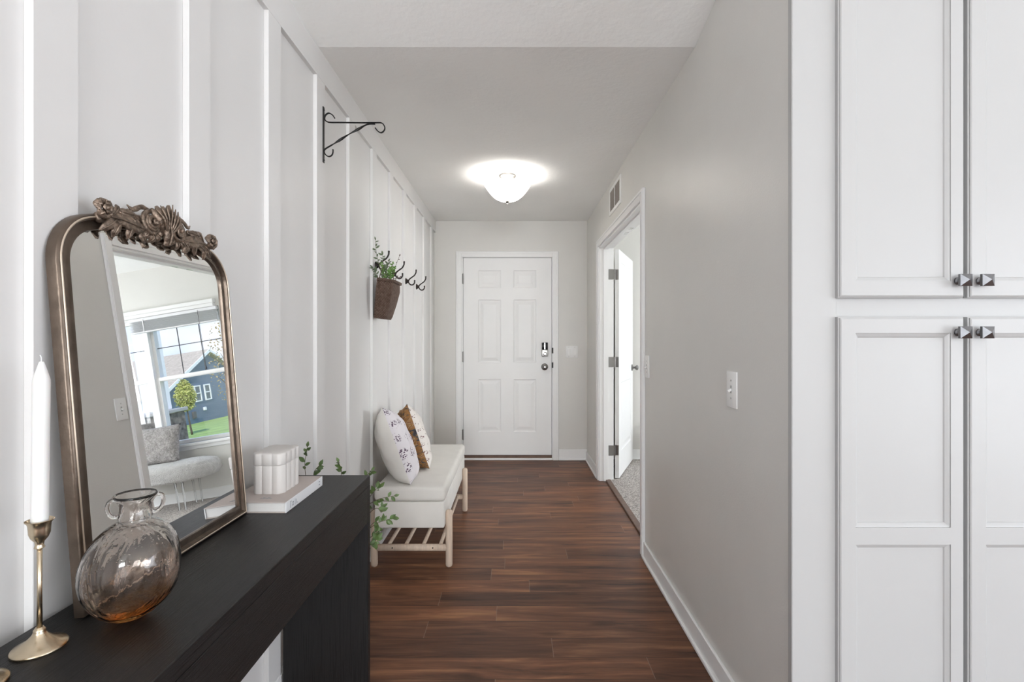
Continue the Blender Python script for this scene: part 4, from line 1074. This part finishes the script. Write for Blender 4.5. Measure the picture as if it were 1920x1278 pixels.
# ------------------------------------------------------------ outside
M['grass'] = mat('sunlit_lawn', (.30, .42, .11), .9, var=.2, vscale=1.2, bump=.4, bscale=30)
M['siding'] = mat('blue_grey_siding', (.15, .205, .30), .7); M['shingle'] = mat('tan_shingle', (.50, .43, .34), 1.0, spec=0, var=.15, vscale=6)
t = M['siding'].node_tree; p = t.nodes['Principled BSDF']; tcn = t.nodes.new('ShaderNodeTexCoord'); sx = t.nodes.new('ShaderNodeSeparateXYZ'); t.links.new(tcn.outputs['Object'], sx.inputs[0])
fr_ = MA(t, 'FRACT', MA(t, 'DIVIDE', sx.outputs['Z'], .13)); b = t.nodes.new('ShaderNodeBump'); b.inputs['Distance'].default_value = .03; b.inputs['Strength'].default_value = .8
t.links.new(fr_, b.inputs['Height']); t.links.new(b.outputs[0], p.inputs['Normal'])
bm = newbm(); NX, NY = 20, 20
vs = [[bm.verts.new((-12+80*i/NX, 5.34+66*j/NY, -.25-.0205*min(66*j/NY, 26)+.01*math.sin(i*1.3+j))) for j in range(NY+1)] for i in range(NX+1)]
for i in range(NX):
    for j in range(NY): bm.faces.new((vs[i][j], vs[i+1][j], vs[i+1][j+1], vs[i][j+1]))
struct('lawn', bm, M['grass'], smooth=True)
HXW = 18.0; hy0, hy1, hym = 26.8, 35.2, 31.0; ez, pz, gz = 1.19, 3.34, -1.3
HS = empty('neighbour_house', (HXW, hy0, gz)); tag(HS, 'blue sided neighbouring house with tan shingle roof beyond the lawn, seen in the mirror', 'house')
obj('walls', prism(newbm(), [(hy0, gz), (hy1, gz), (hy1, ez), (hym, pz-.05), (hy0, ez)], 'X', HXW, HXW+14), M['siding'], HS)
bm = prism(newbm(), [(hy0-.35, ez-.12), (hym, pz+.05), (hy1+.35, ez-.12), (hy1+.35, ez+.02), (hym, pz+.2), (hy0-.35, ez+.02)], 'X', HXW-.25, HXW+14.3)
obj('roof', bm, M['shingle'], HS)
bm = prism(newbm(), [(hy0-.36, ez-.16), (hym, pz+.02), (hy1+.36, ez-.16), (hy1+.36, ez+.03), (hym, pz+.21), (hy0-.36, ez+.03)], 'X', HXW-.30, HXW-.24)
obj('rake_board', bm, M['white'], HS)
obj('corner_board', box(HXW-.02, HXW+.12, hy0-.03, hy0+.12, gz, ez), M['white'], HS)
for (ya, yb) in ((29.36, 29.93), (30.27, 30.85)):
    bm = newbm(); za, zb = .46, 1.42
    bx(bm, HXW-.06, HXW, ya, ya+.07, za, zb); bx(bm, HXW-.06, HXW, yb-.07, yb, za, zb); bx(bm, HXW-.06, HXW, ya+.07, yb-.07, za, za+.07); bx(bm, HXW-.06, HXW, ya+.07, yb-.07, zb-.07, zb); bx(bm, HXW-.06, HXW, ya+.07, yb-.07, .92, .98)
    f = obj('window', bm, M['white'], HS); obj('pane', box(HXW-.02, HXW-.01, ya+.06, yb-.06, za+.06, zb-.06), mat('house_glass', (.12, .15, .15), .2), f)
obj('utility_meter', box(HXW-.12, HXW, 28.85, 29.1, -.45, -.05, .02), mat('meter_grey', (.1, .1, .1), .5), HS)
obj('dryer_vent', box(HXW-.12, HXW, 29.9, 30.1, -.12, .08, .02), M['white'], HS)
# stone footed porch column
PCm = empty('porch_column', (4.32, 8.0, -.5)); tag(PCm, 'white porch column on a stone pier outside the office window, seen in the mirror', 'column')
obj('stone_pier', box(4.15, 4.62, 7.80, 8.27, -.5, .83, .01), mat('dark_stone', (.16, .14, .125), .9, var=.6, vscale=14, bump=1, bscale=20), PCm)
obj('pier_cap', box(4.11, 4.66, 7.76, 8.31, .83, .89, .01), mat('stone_cap', (.4, .39, .38), .8), PCm)
obj('column_shaft', box(4.28, 4.56, 7.90, 8.18, .89, 3.3, .01), M['white'], PCm)
def ytree(name, base, top, cr, nleaf, col, label, L=.12, seed=1, rad=(.5, .5, .9), parts=True):
    o = empty(name, tuple(base)); tag(o, label, 'tree'); r_ = random.Random(seed)
    base = Vector(base); cr = Vector(cr); bs = newbm()
    tube(bs, spline([base, base.lerp(cr, .5)+Vector((.02, 0, 0)), cr+Vector((0, 0, rad[2]*.7))], 5), [.04-.0032*i for i in range(11)], 8)
    bl = newbm()
    for k_ in range(10):
        a = r_.uniform(0, 2*PI); z = r_.uniform(-.6, .5); e = cr+Vector((math.cos(a)*rad[0]*.8, math.sin(a)*rad[1]*.8, z*rad[2]+.25))
        s_ = Vector((cr.x, cr.y, cr.z+z*rad[2]-.15)); tube(bs, [s_, s_.lerp(e, .5)+Vector((0, 0, .05)), e], [.014, .010, .004], 5)
    for k_ in range(nleaf):
        while True:
            q = Vector((r_.uniform(-1, 1), r_.uniform(-1, 1), r_.uniform(-1, 1)))
            if q.length < 1: break
        w_ = 1-.35*max(0, q.z)
        c_ = cr+Vector((q.x*rad[0]*w_, q.y*rad[1]*w_, q.z*rad[2]))
        leafmesh(bl, c_, Vector((r_.uniform(-1, 1), r_.uniform(-1, 1), r_.uniform(-1, .6))), Vector((r_.uniform(-1, 1), r_.uniform(-1, 1), r_.uniform(0, 1))), L*r_.uniform(.7, 1.2), L*.32)
    obj('trunk', bs, M['stem'], o, smooth=True); obj('foliage', bl, mat(name+'_leaf', col, .6, var=.4, vscale=3), o, recalc=False)
M['stem2'] = M['stem']
ytree('young_tree', (11.77, 19.5, -.54), None, (11.80, 19.5, 1.02), 3000, (.46, .47, .14), 'young yellow-green tree on the lawn before the blue house, seen in the mirror', .08, 3, (.35, .35, .62))
ytree('yard_tree', (5.50, 12.0, -.40), None, (5.52, 12.0, 1.75), 420, (.42, .32, .14), 'sparse budding tree at the right edge of the office window view, seen in the mirror', .055, 9, (.42, .5, 1.1))
